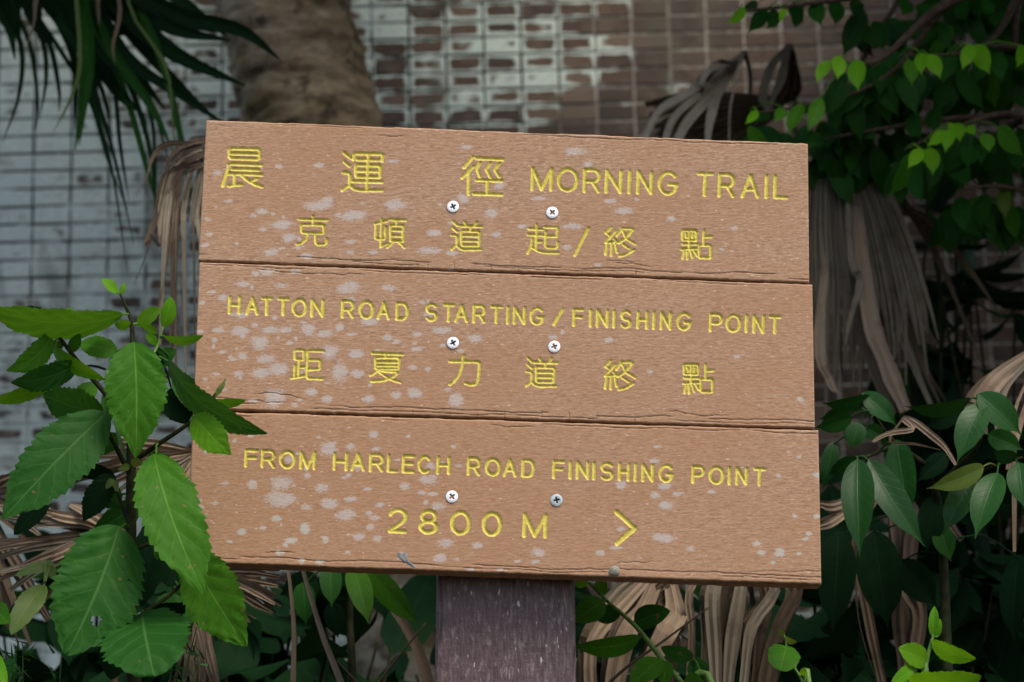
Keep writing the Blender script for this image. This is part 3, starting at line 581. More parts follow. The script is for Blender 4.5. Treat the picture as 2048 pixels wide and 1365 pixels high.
# ------------------------------------------------------------------ leaves
def leaf_geo(b, t, width, roll=0, bow=.06, fold=.12, n=10, m=2, serr=0, ns=14, pa=.62, pb=.75, side=0, puck=0, nv=8, twist=0, drip=0):
    b, t = Vector(b), Vector(t); ax = t - b; L = ax.length; a = ax / L
    view = (CAM - (b + t) / 2).normalized(); s = a.cross(view)
    s = s.normalized() if s.length > 1e-4 else a.orthogonal().normalized()
    V = []; UV = []; F = []; cols = 2 * m + 1
    mx = max((x ** pa) * ((1 - x) ** pb) for x in np.linspace(.01, .99, 60))
    for i in range(n + 1):
        u = i / n; R = Matrix.Rotation(math.radians(roll + twist * u), 3, a); s1 = R @ s; n1 = s1.cross(a); n1 = n1 if n1.dot(R @ view) > 0 else -n1
        c = b + a * (L * u) + n1 * (bow * L * 4 * u * (1 - u)) + s1 * (side * L * 4 * u * (1 - u))
        w_ = width / 2 * ((u ** pa) * ((1 - u) ** pb) / mx if 0 < u < 1 else 0)
        if drip: w_ = w_ * (1 - drip * sstep(.72, .97, u)) 
        if serr: 
            w_ *= 1 + .05 * math.sin(u * 23 + b.x * 90) * math.sin(u * 9 + b.z * 70)
            ph = (u * ns) % 1.0; w_ *= 1 + serr * (ph - .35) * sstep(.04, .2, u)
        w_ = max(w_, width * .012)
        for j in range(cols):
            q = (j - m) / m; aq = abs(q)
            h = fold * aq * w_ * (1.0 if fold > 0 else 1.0) - .25 * fold * aq * aq * w_
            if puck: h += puck * width * (.55 * math.cos(2 * math.pi * (u * nv - aq * 1.5 + (.25 if q > 0 else 0) + .12 * math.sin(u * 11 + b.z * 40))) * aq * (1.15 - aq) * 4 + 1.6 * math.sin(u * 17 + q * 5 + b.x * 130) * math.sin(q * 6.3 + u * 5 + b.z * 90) * (.25 + .75 * aq)) * sstep(.02, .15, u) + puck * .8 * width * math.sin(u * 9 + q * 2.2 + b.x * 60) * aq
            sk = -a * (aq * aq * 0) + a * (aq * .06 * w_)
            V.append(c + s1 * (q * w_) + n1 * h + sk); UV.append((q * .5 + .5, u))
    for i in range(n):
        for j in range(cols - 1):
            k_ = i * cols + j; F.append((k_, k_ + 1, k_ + cols + 1, k_ + cols))
    return V, F, UV
def nearest_on(lines, p):
    best = None
    for ln in lines:
        for a, b in zip(ln[:-1], ln[1:]):
            ab = b - a; t = max(0, min(1, (p - a).dot(ab) / max(ab.length_squared, 1e-9))); q = a + ab * t; d = (p - q).length
            if best is None or d < best[0]: best = (d, q)
    return best
def add_leaf(parent, mat, bpx, tpx, wpx, lines=None, pet=.0011, name='leaf', hole=None, **kw):
    """bpx/tpx = (px, py, depth)"""
    b, t = at(*bpx), at(*tpx); V, F, UV = leaf_geo(b, t, wpx * mpp((bpx[2] + tpx[2]) / 2), **kw)
    if hole:
        F = [f for f in F if all(((sum(UV[i][0] for i in f) / 4 - hx) / hr) ** 2 + ((sum(UV[i][1] for i in f) / 4 - hy) / (hr * .55)) ** 2 > 1 for hx, hy, hr in hole)]
    if lines:
        d, q = nearest_on(lines, b)
        if d > .0008:
            mid = (b + q) / 2 + Vector((0, 0, .12 * d)); TV, TF = tube([q, mid, b + (t - b) * .05], [pet * 1.3, pet, pet * .8], 5, 4, False)
            k0 = len(V); V += TV; F += [tuple(x + k0 for x in f) for f in TF]; UV += [(.5, .4)] * len(TV)
    return part(name, V, F, mat, parent, True, UV)
def stem(parent, name, pts, radii, mat, n=8, seg=None):
    P = [at(*p_) if not isinstance(p_, Vector) else p_ for p_ in pts]; seg = seg or len(P) * 5
    V, F = tube(P, radii, n, seg); part(name, V, F, mat, parent); return catmull(P, seg)
def groundpt(px, py, d, dz=-.06):
    p_ = at(px, py, d); return Vector((p_.x, p_.y, float(ground_z(p_.x, p_.y)) + dz))

# --- serrated shrub in front of the sign's left end
hero = dict(n=90, m=6, serr=.14, ns=16, puck=.016, nv=6, drip=.25)
sm = dict(n=28, m=3, serr=.10, ns=9, puck=.01)
g = groundpt(265, 1500, -.05); T = thing('serrated_shrub', g, 'young shrub with big serrated bright green leaves overlapping the left end of the sign', 'shrub')
LN = []
LN.append(stem(T, 'stem', [g, at(268, 1480, -.05), (263, 1250, -.05), (262, 1060, -.05), (262, 910, -.05), (263, 760, -.045), (264, 655, -.04), (250, 610, -.04), (240, 588, -.04)], [.010, .0075, .0060, .0052, .0045, .0032, .0022, .0015, .0009], M_stem, 10, 60))
LN.append(stem(T, 'branch', [(262, 858, -.05), (225, 805, -.05), (165, 735, -.05), (130, 690, -.05), (104, 655, -.05)], [.0028, .0026, .0024, .0020, .0014], M_stem))
LN.append(stem(T, 'branch', [(264, 925, -.05), (310, 893, -.06), (360, 860, -.07), (405, 825, -.075), (437, 778, -.075)], [.0030, .0026, .0022, .0017, .0010], M_stem))
LN.append(stem(T, 'branch', [(258, 945, -.05), (232, 895, -.06), (210, 850, -.065), (205, 828, -.065)], [.0026, .0024, .0018, .0012], M_stem))
LN.append(stem(T, 'branch', [(262, 940, -.05), (240, 880, -.04), (222, 800, -.035), (212, 740, -.03)], [.0022, .0020, .0015, .0009], M_stemg))
LN.append(stem(T, 'branch', [(263, 780, -.045), (300, 720, -.04), (316, 690, -.035), (326, 655, -.035)], [.0018, .0015, .0013, .0009], M_stemg))
LN.append(stem(T, 'branch', [(262, 1110, -.05), (280, 1095, -.05), (310, 1085, -.04), (338, 1078, -.03)], [.0024, .0020, .0016, .0010], M_stem))
LN.append(stem(T, 'branch', [(262, 1060, -.05), (240, 1000, -.04), (226, 960, -.03)], [.0022, .0018, .0010], M_stem))
LN.append(stem(T, 'branch', [(262, 1250, -.05), (290, 1225, -.05), (340, 1190, -.045), (395, 1135, -.04)], [.0026, .0022, .0018, .0010], M_stem))
LV = [ # mat, base(px,py,d), tip, width, kwargs
 (M_green, (245, 632, -.045), (-32, 612, -.10), 118, dict(hero, roll=-58, bow=.10, fold=.10, pa=.55, pb=.7)),
 (M_bright, (236, 586, -.04), (203, 559, -.05), 24, dict(sm, roll=30)), (M_bright, (241, 590, -.04), (250, 566, -.04), 12, dict(sm)),
 (M_bright, (327, 655, -.035), (341, 594, -.04), 32, dict(sm, fold=.5, roll=20)), (M_bright, (275, 650, -.04), (322, 618, -.06), 34, dict(sm, roll=-25)),
 (M_bright, (262, 650, -.04), (229, 648, -.05), 24, dict(sm, roll=-30)), (M_bright, (285, 648, -.04), (315, 668, -.03), 16, dict(sm)),
 (M_green, (327, 674, -.04), (406, 671, -.06), 30, dict(sm, roll=50, bow=.12)),
 (M_green, (268, 684, -.085), (271, 917, -.10), 119, dict(hero, roll=4, bow=.06, fold=.14, pa=.62, pb=.95, side=-.02)),
 (M_green, (236, 705, -.03), (158, 688, -.03), 46, dict(sm, roll=20)), (M_bright, (105, 696, -.045), (208, 758, -.06), 34, dict(sm, roll=30, bow=.12)),
 (M_green, (106, 664, -.05), (13, 742, -.08), 52, dict(hero, ns=12, roll=-25, bow=.10, side=-.08)), (M_mid, (156, 728, -.05), (22, 766, -.08), 60, dict(hero, ns=13, roll=-30, bow=.12)),
 (M_bright, (115, 754, -.04), (-22, 803, -.06), 40, dict(hero, ns=12, roll=-40, bow=.10)), (M_dark, (106, 652, -.05), (36, 618, -.03), 44, dict(sm, roll=35)),
 (M_green, (112, 660, -.05), (147, 616, -.04), 28, dict(sm)), (M_mid, (207, 826, -.06), (86, 788, -.07), 84, dict(hero, ns=13, roll=-28, bow=.10)),
 (M_mid, (212, 826, -.07), (4, 1040, -.12), 124, dict(hero, roll=14, bow=.05, fold=.10, pa=.55, pb=.75)),
 (M_mid, (336, 722, -.06), (534, 868, -.09), 78, dict(hero, ns=18, roll=48, bow=.14, fold=.10)),
 (M_bright, (386, 832, -.075), (462, 909, -.10), 64, dict(hero, ns=11, roll=10, bow=.08, puck=.01)), (M_green, (427, 803, -.07), (492, 800, -.08), 24, dict(sm, roll=40, bow=.10)),
 (M_mid, (352, 745, .012), (390, 820, .01), 50, dict(sm, roll=-20)), (M_dark, (342, 776, .02), (372, 848, .02), 64, dict(sm)),
 (M_olive, (437, 790, -.075), (452, 756, -.075), 8, dict(sm)), (M_olive, (428, 800, -.075), (440, 770, -.075), 7, dict(sm)),
 (M_green, (308, 908, -.08), (408, 1190, -.13), 122, dict(hero, roll=-12, bow=.07, fold=.10, puck=.018, side=.04, pa=.55, pb=.72)),
 (M_green, (378, 1105, -.05), (493, 1294, -.08), 118, dict(hero, roll=18, bow=.05, puck=.014, pa=.6, pb=.8)),
 (M_mid, (238, 1052, -.08), (132, 1312, -.13), 168, dict(hero, roll=-6, bow=.05, fold=.08, puck=.012, pa=.58, pb=.66, side=-.02, n=110, m=12, hole=[(.34, .71, .065), (.5, 1.0, .07), (.2, .35, .02)])),
 (M_mid, (284, 1226, -.07), (308, 1352, -.16), 172, dict(hero, roll=4, bow=.10, fold=.08, pa=.62, pb=.40, ns=15)),
 (M_dark, (330, 1022, -.01), (278, 1215, -.02), 78, dict(sm, roll=15)), (M_mid, (284, 1006, -.01), (186, 1062, -.03), 58, dict(sm, roll=-25)),
 (M_dark, (226, 946, -.03), (167, 1043, -.04), 52, dict(hero, ns=12, roll=10)), (M_dark, (228, 950, -.03), (145, 932, -.03), 34, dict(sm, roll=-20)),
 (M_dark, (100, 990, .02), (28, 1070, .01), 40, dict(sm)), (M_dark, (290, 1232, -.03), (382, 1210, -.04), 40, dict(sm, roll=25)),
 (M_olive, (263, 1242, -.06), (258, 1203, -.07), 26, dict(sm)), (M_olive, (262, 928, -.055), (286, 922, -.07), 18, dict(sm)), (M_olive, (260, 932, -.055), (236, 940, -.07), 14, dict(sm)),
 (M_olive, (226, 958, -.04), (212, 978, -.05), 14, dict(sm)), (M_olive, (228, 960, -.04), (236, 985, -.05), 12, dict(sm)), (M_dark, (248, 1232, -.02), (222, 1360, -.03), 74, dict(sm)),
 (M_mid, (345, 1185, .02), (420, 1240, .0), 90, dict(sm, roll=-20)), (M_dark, (330, 1100, .0), (372, 1180, .0), 70, dict(sm)),
 (M_mid, (218, 775, -.02), (216, 850, -.03), 30, dict(sm)), (M_mid, (300, 735, .0), (352, 700, -.01), 40, dict(sm, roll=-20)), (M_green, (190, 765, -.03), (140, 830, -.04), 44, dict(sm, roll=20)), (M_mid, (240, 870, -.02), (180, 905, -.02), 40, dict(sm, roll=-15)), (M_mid, (300, 905, -.02), (345, 960, -.01), 46, dict(sm)), (M_mid, (245, 990, -.02), (200, 1010, -.02), 34, dict(sm)), (M_green, (262, 1150, -.04), (240, 1230, -.05), 44, dict(sm, roll=15)), (M_mid, (310, 1088, -.02), (352, 1120, -.02), 44, dict(sm)), (M_bright, (316, 690, -.035), (292, 668, -.04), 18, dict(sm)), (M_green, (140, 705, -.04), (160, 668, -.05), 24, dict(sm)), (M_mid, (128, 690, -.03), (62, 690, -.02), 34, dict(sm, roll=-30)), (M_mid, (345, 1185, -.01), (330, 1260, -.02), 60, dict(sm)), (M_green, (250, 760, -.03), (228, 718, -.03), 26, dict(sm)), (M_dark, (150, 745, .0), (60, 770, .0), 50, dict(sm, roll=30)),
]
for i, (mt, b, t, wd, kw) in enumerate(LV):
    V_only = add_leaf(T, mt, b, t, wd, LN, **kw)
# second low plant at the very left edge
g = groundpt(-30, 1500, -.06); T = thing('low_shrub', g, 'small shrub with few yellowish green leaves beside the big serrated shrub', 'shrub')
LN = [stem(T, 'stem', [g, at(-30, 1480, -.06), (-25, 1300, -.06), (40, 1200, -.055), (90, 1165, -.05)], [.006, .005, .004, .002, .0012], M_stem)]
for mt, b, t, wd, kw in [(M_olive, (90, 1170, -.05), (22, 1270, -.08), 50, dict(sm, roll=20, bow=.1)), (M_green, (-25, 1210, -.06), (20, 1246, -.08), 44, dict(sm)), (M_bright, (-22, 1300, -.06), (14, 1372, -.09), 30, dict(sm)),
    (M_olive, (108, 1128, -.02), (30, 1152, -.03), 24, dict(sm, roll=30)), (M_olive, (92, 1120, -.02), (110, 1160, -.03), 22, dict(sm))]: add_leaf(T, mt, b, t, wd, LN, **kw)

# --- glossy shrub right of the sign
g = groundpt(1900, 1500, .28); T = thing('glossy_shrub', g, 'shrub with long drooping glossy dark green leaves beside the right end of the sign', 'shrub')
LN = [stem(T, 'stem', [g, at(1900, 1450, .28), (1890, 1200, .30), (1880, 1020, .30), (1850, 930, .28)], [.009, .007, .0055, .0045, .003], M_stem),
 stem(T, 'branch', [(1850, 930, .28), (1790, 895, .24), (1730, 915, .2), (1712, 915, .19)], [.004, .003, .002, .0015], M_stem), stem(T, 'branch', [(1870, 980, .3), (1920, 930, .27), (1960, 880, .25), (1955, 800, .24)], [.004, .003, .0022, .0015], M_stem),
 stem(T, 'branch', [(1885, 1010, .3), (1960, 950, .26), (2000, 930, .24), (2045, 915, .24)], [.004, .003, .002, .0015], M_stem), stem(T, 'branch', [(1800, 900, .25), (1760, 850, .22), (1735, 800, .2)], [.003, .0022, .0012], M_stem)]
gl = dict(n=20, m=3, bow=.08, fold=.22, drip=.6, pa=.62, pb=.95)
for mt, b, t, wd, kw in [
 (M_glossy, (1716, 918, .18), (1720, 1114, .14), 66, dict(roll=5)), (M_glossy, (1738, 919, .18), (1850, 1094, .16), 64, dict(roll=-20, side=.05)), (M_glossy, (1794, 880, .2), (1822, 1040, .18), 60, dict(roll=10)),
 (M_glossy, (1966, 806, .22), (1914, 926, .2), 60, dict(roll=12)), (M_glossy, (1956, 788, .22), (2042, 870, .22), 62, dict(roll=-20)), (M_glossy, (1942, 798, .23), (1808, 812, .22), 44, dict(roll=-45, bow=.14)),
 (M_olive, (1968, 934, .22), (1852, 978, .2), 44, dict(roll=-20, bow=.1)), (M_glossy, (1996, 946, .2), (1950, 1078, .17), 62, dict(roll=14)), (M_glossy, (1948, 956, .25), (1886, 1068, .24), 54, dict(roll=8)),
 (M_glossy, (1740, 793, .2), (1643, 806, .19), 40, dict(roll=-40, bow=.14)), (M_glossy, (1724, 786, .2), (1793, 852, .2), 44, dict(roll=-20, bow=.1)), (M_glossy, (1704, 834, .22), (1630, 856, .22), 40, dict(roll=-20)),
 (M_glossy, (1718, 846, .2), (1702, 898, .2), 42, dict()), (M_glossy, (1732, 856, .2), (1770, 876, .2), 34, dict()), (M_glossy, (1668, 884, .26), (1646, 980, .26), 34, dict()), (M_glossy, (1712, 916, .21), (1656, 950, .22), 36, dict(roll=-20)),
 (M_dark, (1872, 990, .3), (1852, 1106, .3), 56, dict()), (M_dark, (1920, 816, .28), (1848, 856, .28), 44, dict(roll=-20)), (M_glossy, (2038, 926, .22), (2050, 1020, .2), 56, dict()), (M_dark, (1894, 908, .28), (1834, 964, .28), 40, dict()),
 (M_glossy, (2034, 917, .23), (1985, 902, .22), 34, dict(roll=-30)), (M_dark, (1678, 1062, .32), (1666, 1266, .32), 76, dict()), (M_dark, (1748, 1062, .32), (1776, 1256, .33), 90, dict()), (M_dark, (1800, 1120, .34), (1874, 1214, .34), 66, dict()),
 (M_mid, (1880, 1056, .3), (1902, 1124, .28), 44, dict()), (M_dark, (2040, 1110, .40), (2030, 1290, .40), 60, dict(roll=30)),
 (M_glossy, (1700, 820, .25), (1640, 838, .25), 40, dict(roll=-30)), (M_glossy, (1975, 870, .26), (2046, 900, .26), 46, dict(roll=-10))]:
    add_leaf(T, mt, b, t, wd, LN, **dict(gl, **kw))

# --- light green seedling bottom right
g = groundpt(1860, 1500, .10); T = thing('light_green_seedling', g, 'seedling with toothed light green leaves under the glossy shrub', 'seedling')
LN = [stem(T, 'stem', [g, at(1858, 1450, .10), (1850, 1350, .10), (1860, 1295, .10), (1870, 1262, .10)], [.005, .004, .003, .002, .001], M_stemg)]
for mt, b, t, wd, kw in [(M_bright, (1866, 1276, .1), (1869, 1213, .1), 20, dict(fold=.5)), (M_bright, (1874, 1276, .1), (1880, 1238, .1), 13, dict(fold=.5)), (M_bright, (1860, 1284, .1), (1952, 1317, .07), 40, dict(roll=35, bow=.12)),
   (M_bright, (1856, 1324, .1), (1797, 1297, .07), 46, dict(roll=15)), (M_bright, (1812, 1366, .08), (1963, 1352, .04), 74, dict(roll=40, bow=.1)), (M_bright, (1828, 1335, .09), (1780, 1372, .06), 32, dict(roll=-15)), (M_green, (1866, 1290, .12), (1928, 1322, .12), 36, dict())]:
    add_leaf(T, mt, b, t, wd, LN, **dict(dict(n=40, m=3, serr=.12, ns=12, puck=.012), **kw))
# --- round-leaved climber
g = groundpt(1625, 1500, .12); T = thing('round_leaf_seedling', g, 'thin-stemmed seedling with one round bright leaf below the right end of the sign', 'seedling')
LN = [stem(T, 'stem', [g, at(1624, 1450, .12), (1606, 1368, .12), (1586, 1331, .12), (1574, 1298, .12), (1568, 1270, .12)], [.004, .003, .0016, .0013, .001, .0007], M_stemg)]
for mt, b, t, wd, kw in [(M_green, (1573, 1292, .11), (1560, 1342, .08), 62, dict(pa=.42, pb=.42, n=40, m=4, serr=.08, ns=12, puck=.02)), (M_olive, (1568, 1272, .12), (1556, 1258, .11), 12, dict()), (M_olive, (1570, 1274, .12), (1594, 1284, .11), 16, dict(roll=40, bow=.2)), (M_bright, (1605, 1352, .12), (1608, 1336, .11), 13, dict(pa=.4, pb=.4)), (M_dark, (1574, 1298, .12), (1552, 1290, .12), 16, dict())]:
    add_leaf(T, mt, b, t, wd, LN, **kw)
# --- diagonal-stemmed shrub right of the post
g = groundpt(1450, 1520, .16); T = thing('arching_shrub', g, 'leafy green shoot arching diagonally up to the post under the sign', 'shrub')
LN = [stem(T, 'stem', [g, at(1440, 1460, .16), (1363, 1366, .16), (1323, 1318, .155), (1272, 1254, .15), (1216, 1204, .15), (1176, 1164, .15)], [.006, .0048, .0032, .0028, .0024, .0018, .0010], M_stemg, 8, 40)]
ar = dict(n=18, m=3, bow=.09, fold=.16, puck=.008)
for mt, b, t, wd, kw in [(M_green, (1209, 1202, .145), (1148, 1244, .13), 52, dict(roll=10)), (M_mid, (1242, 1226, .16), (1182, 1226, .17), 40, dict(roll=-20)), (M_mid, (1268, 1246, .16), (1340, 1222, .15), 48, dict(roll=-18, pa=.45)),
   (M_green, (1281, 1276, .15), (1152, 1292, .12), 46, dict(roll=-30, bow=.14)), (M_mid, (1278, 1280, .15), (1205, 1312, .15), 22, dict()), (M_mid, (1386, 1316, .17), (1322, 1294, .15), 34, dict(roll=-20)), (M_green, (1323, 1320, .15), (1262, 1372, .12), 52, dict(roll=20)), (M_green, (1328, 1322, .15), (1330, 1372, .13), 36, dict()),
   (M_bright, (1176, 1168, .15), (1146, 1163, .14), 20, dict(roll=-30)), (M_bright, (1207, 1192, .15), (1198, 1150, .15), 24, dict()), (M_mid, (1386, 1318, .17), (1405, 1360, .17), 40, dict()), (M_green, (1368, 1362, .16), (1410, 1372, .14), 40, dict())]:
    add_leaf(T, mt, b, t, wd, LN, **dict(ar, **kw))
# --- leaves under the sign left of the post
g = groundpt(700, 1500, .35); T = thing('tongue_leaf_plant', g, 'plant with hanging tongue-shaped green leaves behind the lowest plank left of the post', 'plant')
LN = [stem(T, 'stem', [g, at(705, 1450, .36), (700, 1250, .38), (700, 1160, .38), (690, 1120, .38)], [.006, .005, .004, .003, .002], M_stem)]
for mt, b, t, wd, kw in [(M_green, (706, 1135, .34), (737, 1248, .30), 50, dict(roll=-10)), (M_green, (738, 1138, .34), (838, 1250, .32), 50, dict(roll=15)), (M_mid, (660, 1130, .38), (664, 1214, .36), 44, dict()), (M_mid, (606, 1165, .4), (612, 1250, .4), 44, dict()), (M_dark, (664, 1205, .4), (676, 1276, .4), 40, dict()), (M_dark, (690, 1130, .4), (640, 1190, .4), 50, dict()), (M_dark, (640, 1160, .42), (560, 1190, .42), 60, dict()), (M_dark, (760, 1150, .42), (770, 1240, .42), 50, dict())]:
    add_leaf(T, mt, b, t, wd, LN, n=16, m=3, bow=.06, fold=.15, drip=.6, pa=.5, pb=.8, **kw)

# ------------------------------------------------------------------ overhanging tree, right
TB = Vector((2.7, 1.6, float(ground_z(2.7, 1.6))))
T = thing('overhanging_tree', TB, 'broadleaf tree with drooping rows of green and lime leaves over the right of the sign', 'tree')
V, F = tube([TB - Vector((0, 0, .15)), TB + Vector((-.05, 0, .8)), TB + Vector((-.02, .1, 2.0)), TB + Vector((-.2, .1, 3.4))], [.13, .11, .09, .05], 14, 24); part('trunk', V, F, M_twig, T)
tb = lambda z: Vector((TB.x - .03, TB.y + .05, z))
LN = [stem(T, 'branch', [tb(1.1), at(2300, -160, 1.3), (2060, -70, 1.1), (1878, 18, .95), (1766, 116, .9), (1700, 130, .88)], [.03, .02, .012, .007, .004, .002], M_twig, 8, 40),
 stem(T, 'branch', [at(2060, -70, 1.1), (2000, 60, 1.0), (1930, 105, .92), (1800, 112, .9)], [.009, .005, .003, .0015], M_twig, 6, 24),
 stem(T, 'branch', [tb(.7), at(2200, 120, 1.2), (2040, 95, 1.0), (1960, 92, .95)], [.02, .012, .005, .002], M_twig, 6, 24),
 stem(T, 'branch', [at(1878, 18, .95), (1800, 130, .95), (1700, 190, .95), (1560, 220, .95), (1500, 226, .93)], [.006, .004, .003, .002, .001], M_twig, 6, 24),
 stem(T, 'branch', [tb(.55), at(2200, 330, 1.2), (2040, 230, 1.0), (1900, 260, .9), (1810, 300, .88)], [.02, .012, .005, .003, .0012], M_twig, 6, 24),
 stem(T, 'branch', [at(2040, 230, 1.0), (1880, 240, .98), (1740, 262, .98), (1640, 280, .98)], [.006, .004, .003, .0015], M_twig, 6, 24),
 stem(T, 'branch', [at(2060, -70, 1.1), (1800, -20, 1.0), (1600, 10, .95), (1480, 22, .93)], [.009, .006, .003, .0012], M_twig, 6, 24),
 stem(T, 'branch', [at(2060, -70, 1.1), (2035, 20, 1.05), (2030, 90, 1.05)], [.008, .006, .004], M_twig, 6, 16)]
def c4(x, y): return 1400 + x / 2.844, y / 2.844
R4 = [('n', 735, 345, 660, 475, 30), ('n', 790, 320, 780, 455, 34), ('n', 890, 340, 900, 520, 42), ('t', 960, 370, 965, 515, 36), ('t', 1030, 360, 1020, 550, 42), ('t', 1100, 390, 1160, 560, 40), ('g', 1190, 340, 1205, 490, 34), ('n', 1260, 300, 1260, 430, 30), ('n', 1300, 310, 1370, 450, 36), ('t', 1420, 300, 1380, 480, 44), ('t', 1470, 320, 1520, 440, 40),
 ('n', 1550, 255, 1490, 400, 34), ('n', 1570, 255, 1650, 425, 42), ('t', 1680, 290, 1720, 470, 40), ('n', 1840, 260, 1800, 390, 30), ('t', 1790, 280, 1750, 430, 40), ('t', 1600, 330, 1570, 470, 40),
 ('n', 330, 635, 255, 710, 20), ('t', 400, 640, 310, 700, 24), ('g', 480, 620, 420, 700, 26), ('g', 580, 590, 500, 770, 36), ('g', 690, 560, 615, 750, 36), ('t', 760, 560, 775, 760, 36), ('t', 900, 520, 900, 690, 34), ('t', 980, 510, 970, 640, 34), ('t', 840, 520, 730, 620, 34), ('t', 640, 600, 560, 640, 26),
 ('t', 740, 790, 680, 990, 40), ('t', 860, 790, 850, 1000, 38), ('t', 960, 790, 960, 1030, 40), ('t', 1050, 760, 1080, 960, 44), ('t', 1140, 740, 1120, 930, 44), ('t', 700, 770, 600, 850, 34), ('t', 800, 700, 690, 780, 30), ('t', 900, 690, 1000, 800, 40), ('t', 1080, 660, 1170, 760, 40), ('t', 1200, 650, 1260, 790, 44), ('t', 1320, 620, 1350, 760, 40),
 ('n', 1260, 850, 1180, 960, 30), ('n', 1270, 850, 1275, 930, 16), ('n', 1310, 840, 1325, 1000, 36), ('n', 1400, 750, 1290, 835, 28), ('n', 1430, 730, 1395, 870, 30), ('n', 1460, 700, 1480, 810, 30), ('n', 1520, 720, 1570, 770, 22), ('n', 1430, 700, 1420, 745, 14), ('g', 1620, 760, 1645, 870, 34), ('g', 1700, 720, 1840, 890, 46), ('t', 1540, 830, 1520, 960, 40), ('t', 1420, 880, 1450, 1030, 44), ('t', 1560, 780, 1600, 940, 40), ('t', 1700, 800, 1690, 960, 44), ('t', 1800, 820, 1820, 980, 44), ('t', 1240, 920, 1210, 1080, 36), ('t', 1350, 960, 1360, 1080, 36), ('t', 1500, 960, 1520, 1060, 36),
 ('n', 260, 50, 150, 140, 26), ('t', 380, 50, 270, 190, 36), ('t', 440, 60, 380, 170, 34), ('n', 480, 50, 450, 130, 16), ('t', 560, 80, 540, 165, 28), ('t', 650, 20, 690, 150, 40), ('t', 770, 0, 770, 150, 40), ('t', 520, 20, 590, 130, 34), ('t', 330, 20, 230, 60, 26), ('t', 900, 0, 870, 100, 34),
 ('t', 1180, 0, 1150, 90, 40), ('t', 1260, 20, 1300, 110, 40), ('t', 1380, 10, 1360, 110, 44), ('t', 1480, 10, 1520, 120, 44), ('t', 1560, -10, 1590, 100, 44), ('t', 1640, 0, 1620, 90, 40), ('t', 1700, 60, 1680, 160, 38), ('t', 1800, 20, 1830, 130, 40), ('o', 1730, 1060, 1740, 1250, 34), ('t', 1620, 1100, 1600, 1300, 40), ('t', 1480, 1120, 1500, 1320, 44)]
LN.append(stem(T, 'branch', [at(2200, 330, 1.2), (2080, 380, 1.1), (1990, 372, 1.05), (1920, 380, 1.0)], [.008, .005, .003, .0015], M_twig, 6, 20))
mk = {'n': M_new, 't': M_tree, 'g': M_green, 'o': M_olive}
for i, (k_, x0, y0, x1, y1, wd) in enumerate(R4):
    b, t = c4(x0, y0), c4(x1, y1); d = (.80 + .08 * random.random()) if k_ in 'ng' else .96 + .14 * random.random()
    add_leaf(T, mk[k_], (*b, d), (*t, d - .03), wd * .92, LN, .0008, n=16, m=2, bow=.05, fold=.18, drip=.6, pa=.72, pb=1.0, roll=random.uniform(-25, 25))
for ln in LN:
    vis = [p_ for p_ in ln if p_.x < 1.1 and p_.z < 1.0 and not (p_.x < .52 and p_.z > .60)]
    for q in range(len(vis)):
        for rep in range(2 if q % 2 else 1):
            b = vis[q] + Vector((random.uniform(-.01, .01), random.uniform(.04, .13), random.uniform(-.012, .006))); L = random.uniform(.055, .085)
            t = b + Vector((random.uniform(-.6, .6), random.uniform(-.3, .3), -random.uniform(.4, 1.0))).normalized() * L
            V, F, UV = leaf_geo(b, t, L * random.uniform(.36, .46), random.uniform(-30, 30), .06, .2, 12, 2, drip=.6, pa=.75, pb=1.0)
            part('leaf', V, F, M_tree if random.random() < .93 else M_green, T, True, UV)
# unseen leaf clumps added above the frame to shade the hollow behind the sign
def shade_crown(parent, blobs, n, size, mat, name='shade_crown'):
    V, F, UV = [], [], []
    for _ in range(n):
        c, r = random.choice(blobs); 
        while True:
            q = Vector((random.uniform(-1, 1), random.uniform(-1, 1), random.uniform(-1, 1)))
            if q.length < 1: break
        p_ = Vector(c) + Vector((q.x * r[0], q.y * r[1], q.z * r[2]))
        d = p_.y - CAM.y
        if p_.z < CAM.z + d * .43 + .12 and p_.y < WY: continue
        a = Vector((random.gauss(0, 1), random.gauss(0, 1), -abs(random.gauss(0, .7)))).normalized(); s = a.cross(Vector((random.gauss(0, .4), random.gauss(0, .4), 1))).normalized()
        L = size * random.uniform(.7, 1.3); w_ = L * .22; nn = s.cross(a)
        k0 = len(V); V += [p_, p_ + a * L * .45 + s * w_ - nn * L * .03, p_ + a * L, p_ + a * L * .45 - s * w_ - nn * L * .03, p_ + a * L * .45 + nn * L * .05]
        F += [(k0, k0 + 1, k0 + 4), (k0 + 1, k0 + 2, k0 + 4), (k0 + 2, k0 + 3, k0 + 4), (k0 + 3, k0, k0 + 4)]; UV += [(.5, 0), (1, .5), (.5, 1), (0, .5), (.5, .5)]
    return tag(part(name, V, F, mat, parent, True, UV), kind='stuff')
shade_crown(T, [((1.9, 1.4, 1.95), (1.0, 1.0, .55)), ((2.0, 2.4, 2.35), (.8, .9, .5)), ((2.6, 2.4, 1.9), (.9, .9, .9)), ((.9, 1.2, 1.75), (.7, .8, .30)), ((2.3, .9, 1.5), (.8, .8, .7)), ((.9, .85, 1.5), (.8, .55, .22)), ((.0, .85, 1.45), (.8, .55, .2)), ((-.9, .85, 1.45), (.7, .55, .2)), ((-1.8, .9, 1.4), (.7, .7, .3)), ((1.6, .7, 1.4), (.8, .5, .3)), ((1.3, 1.6, 1.75), (.7, .7, .2)), ((1.7, 2.8, 2.45), (.5, .45, .3)), ((1.8, 2.8, 2.3), (.7, .5, .3)), ((1.75, 2.9, 2.2), (.5, .4, .3)), ((1.35, .05, 1.35), (.5, .35, .3)), ((1.7, .1, 1.1), (.6, .4, .4))], 15000, .17, M_tree)

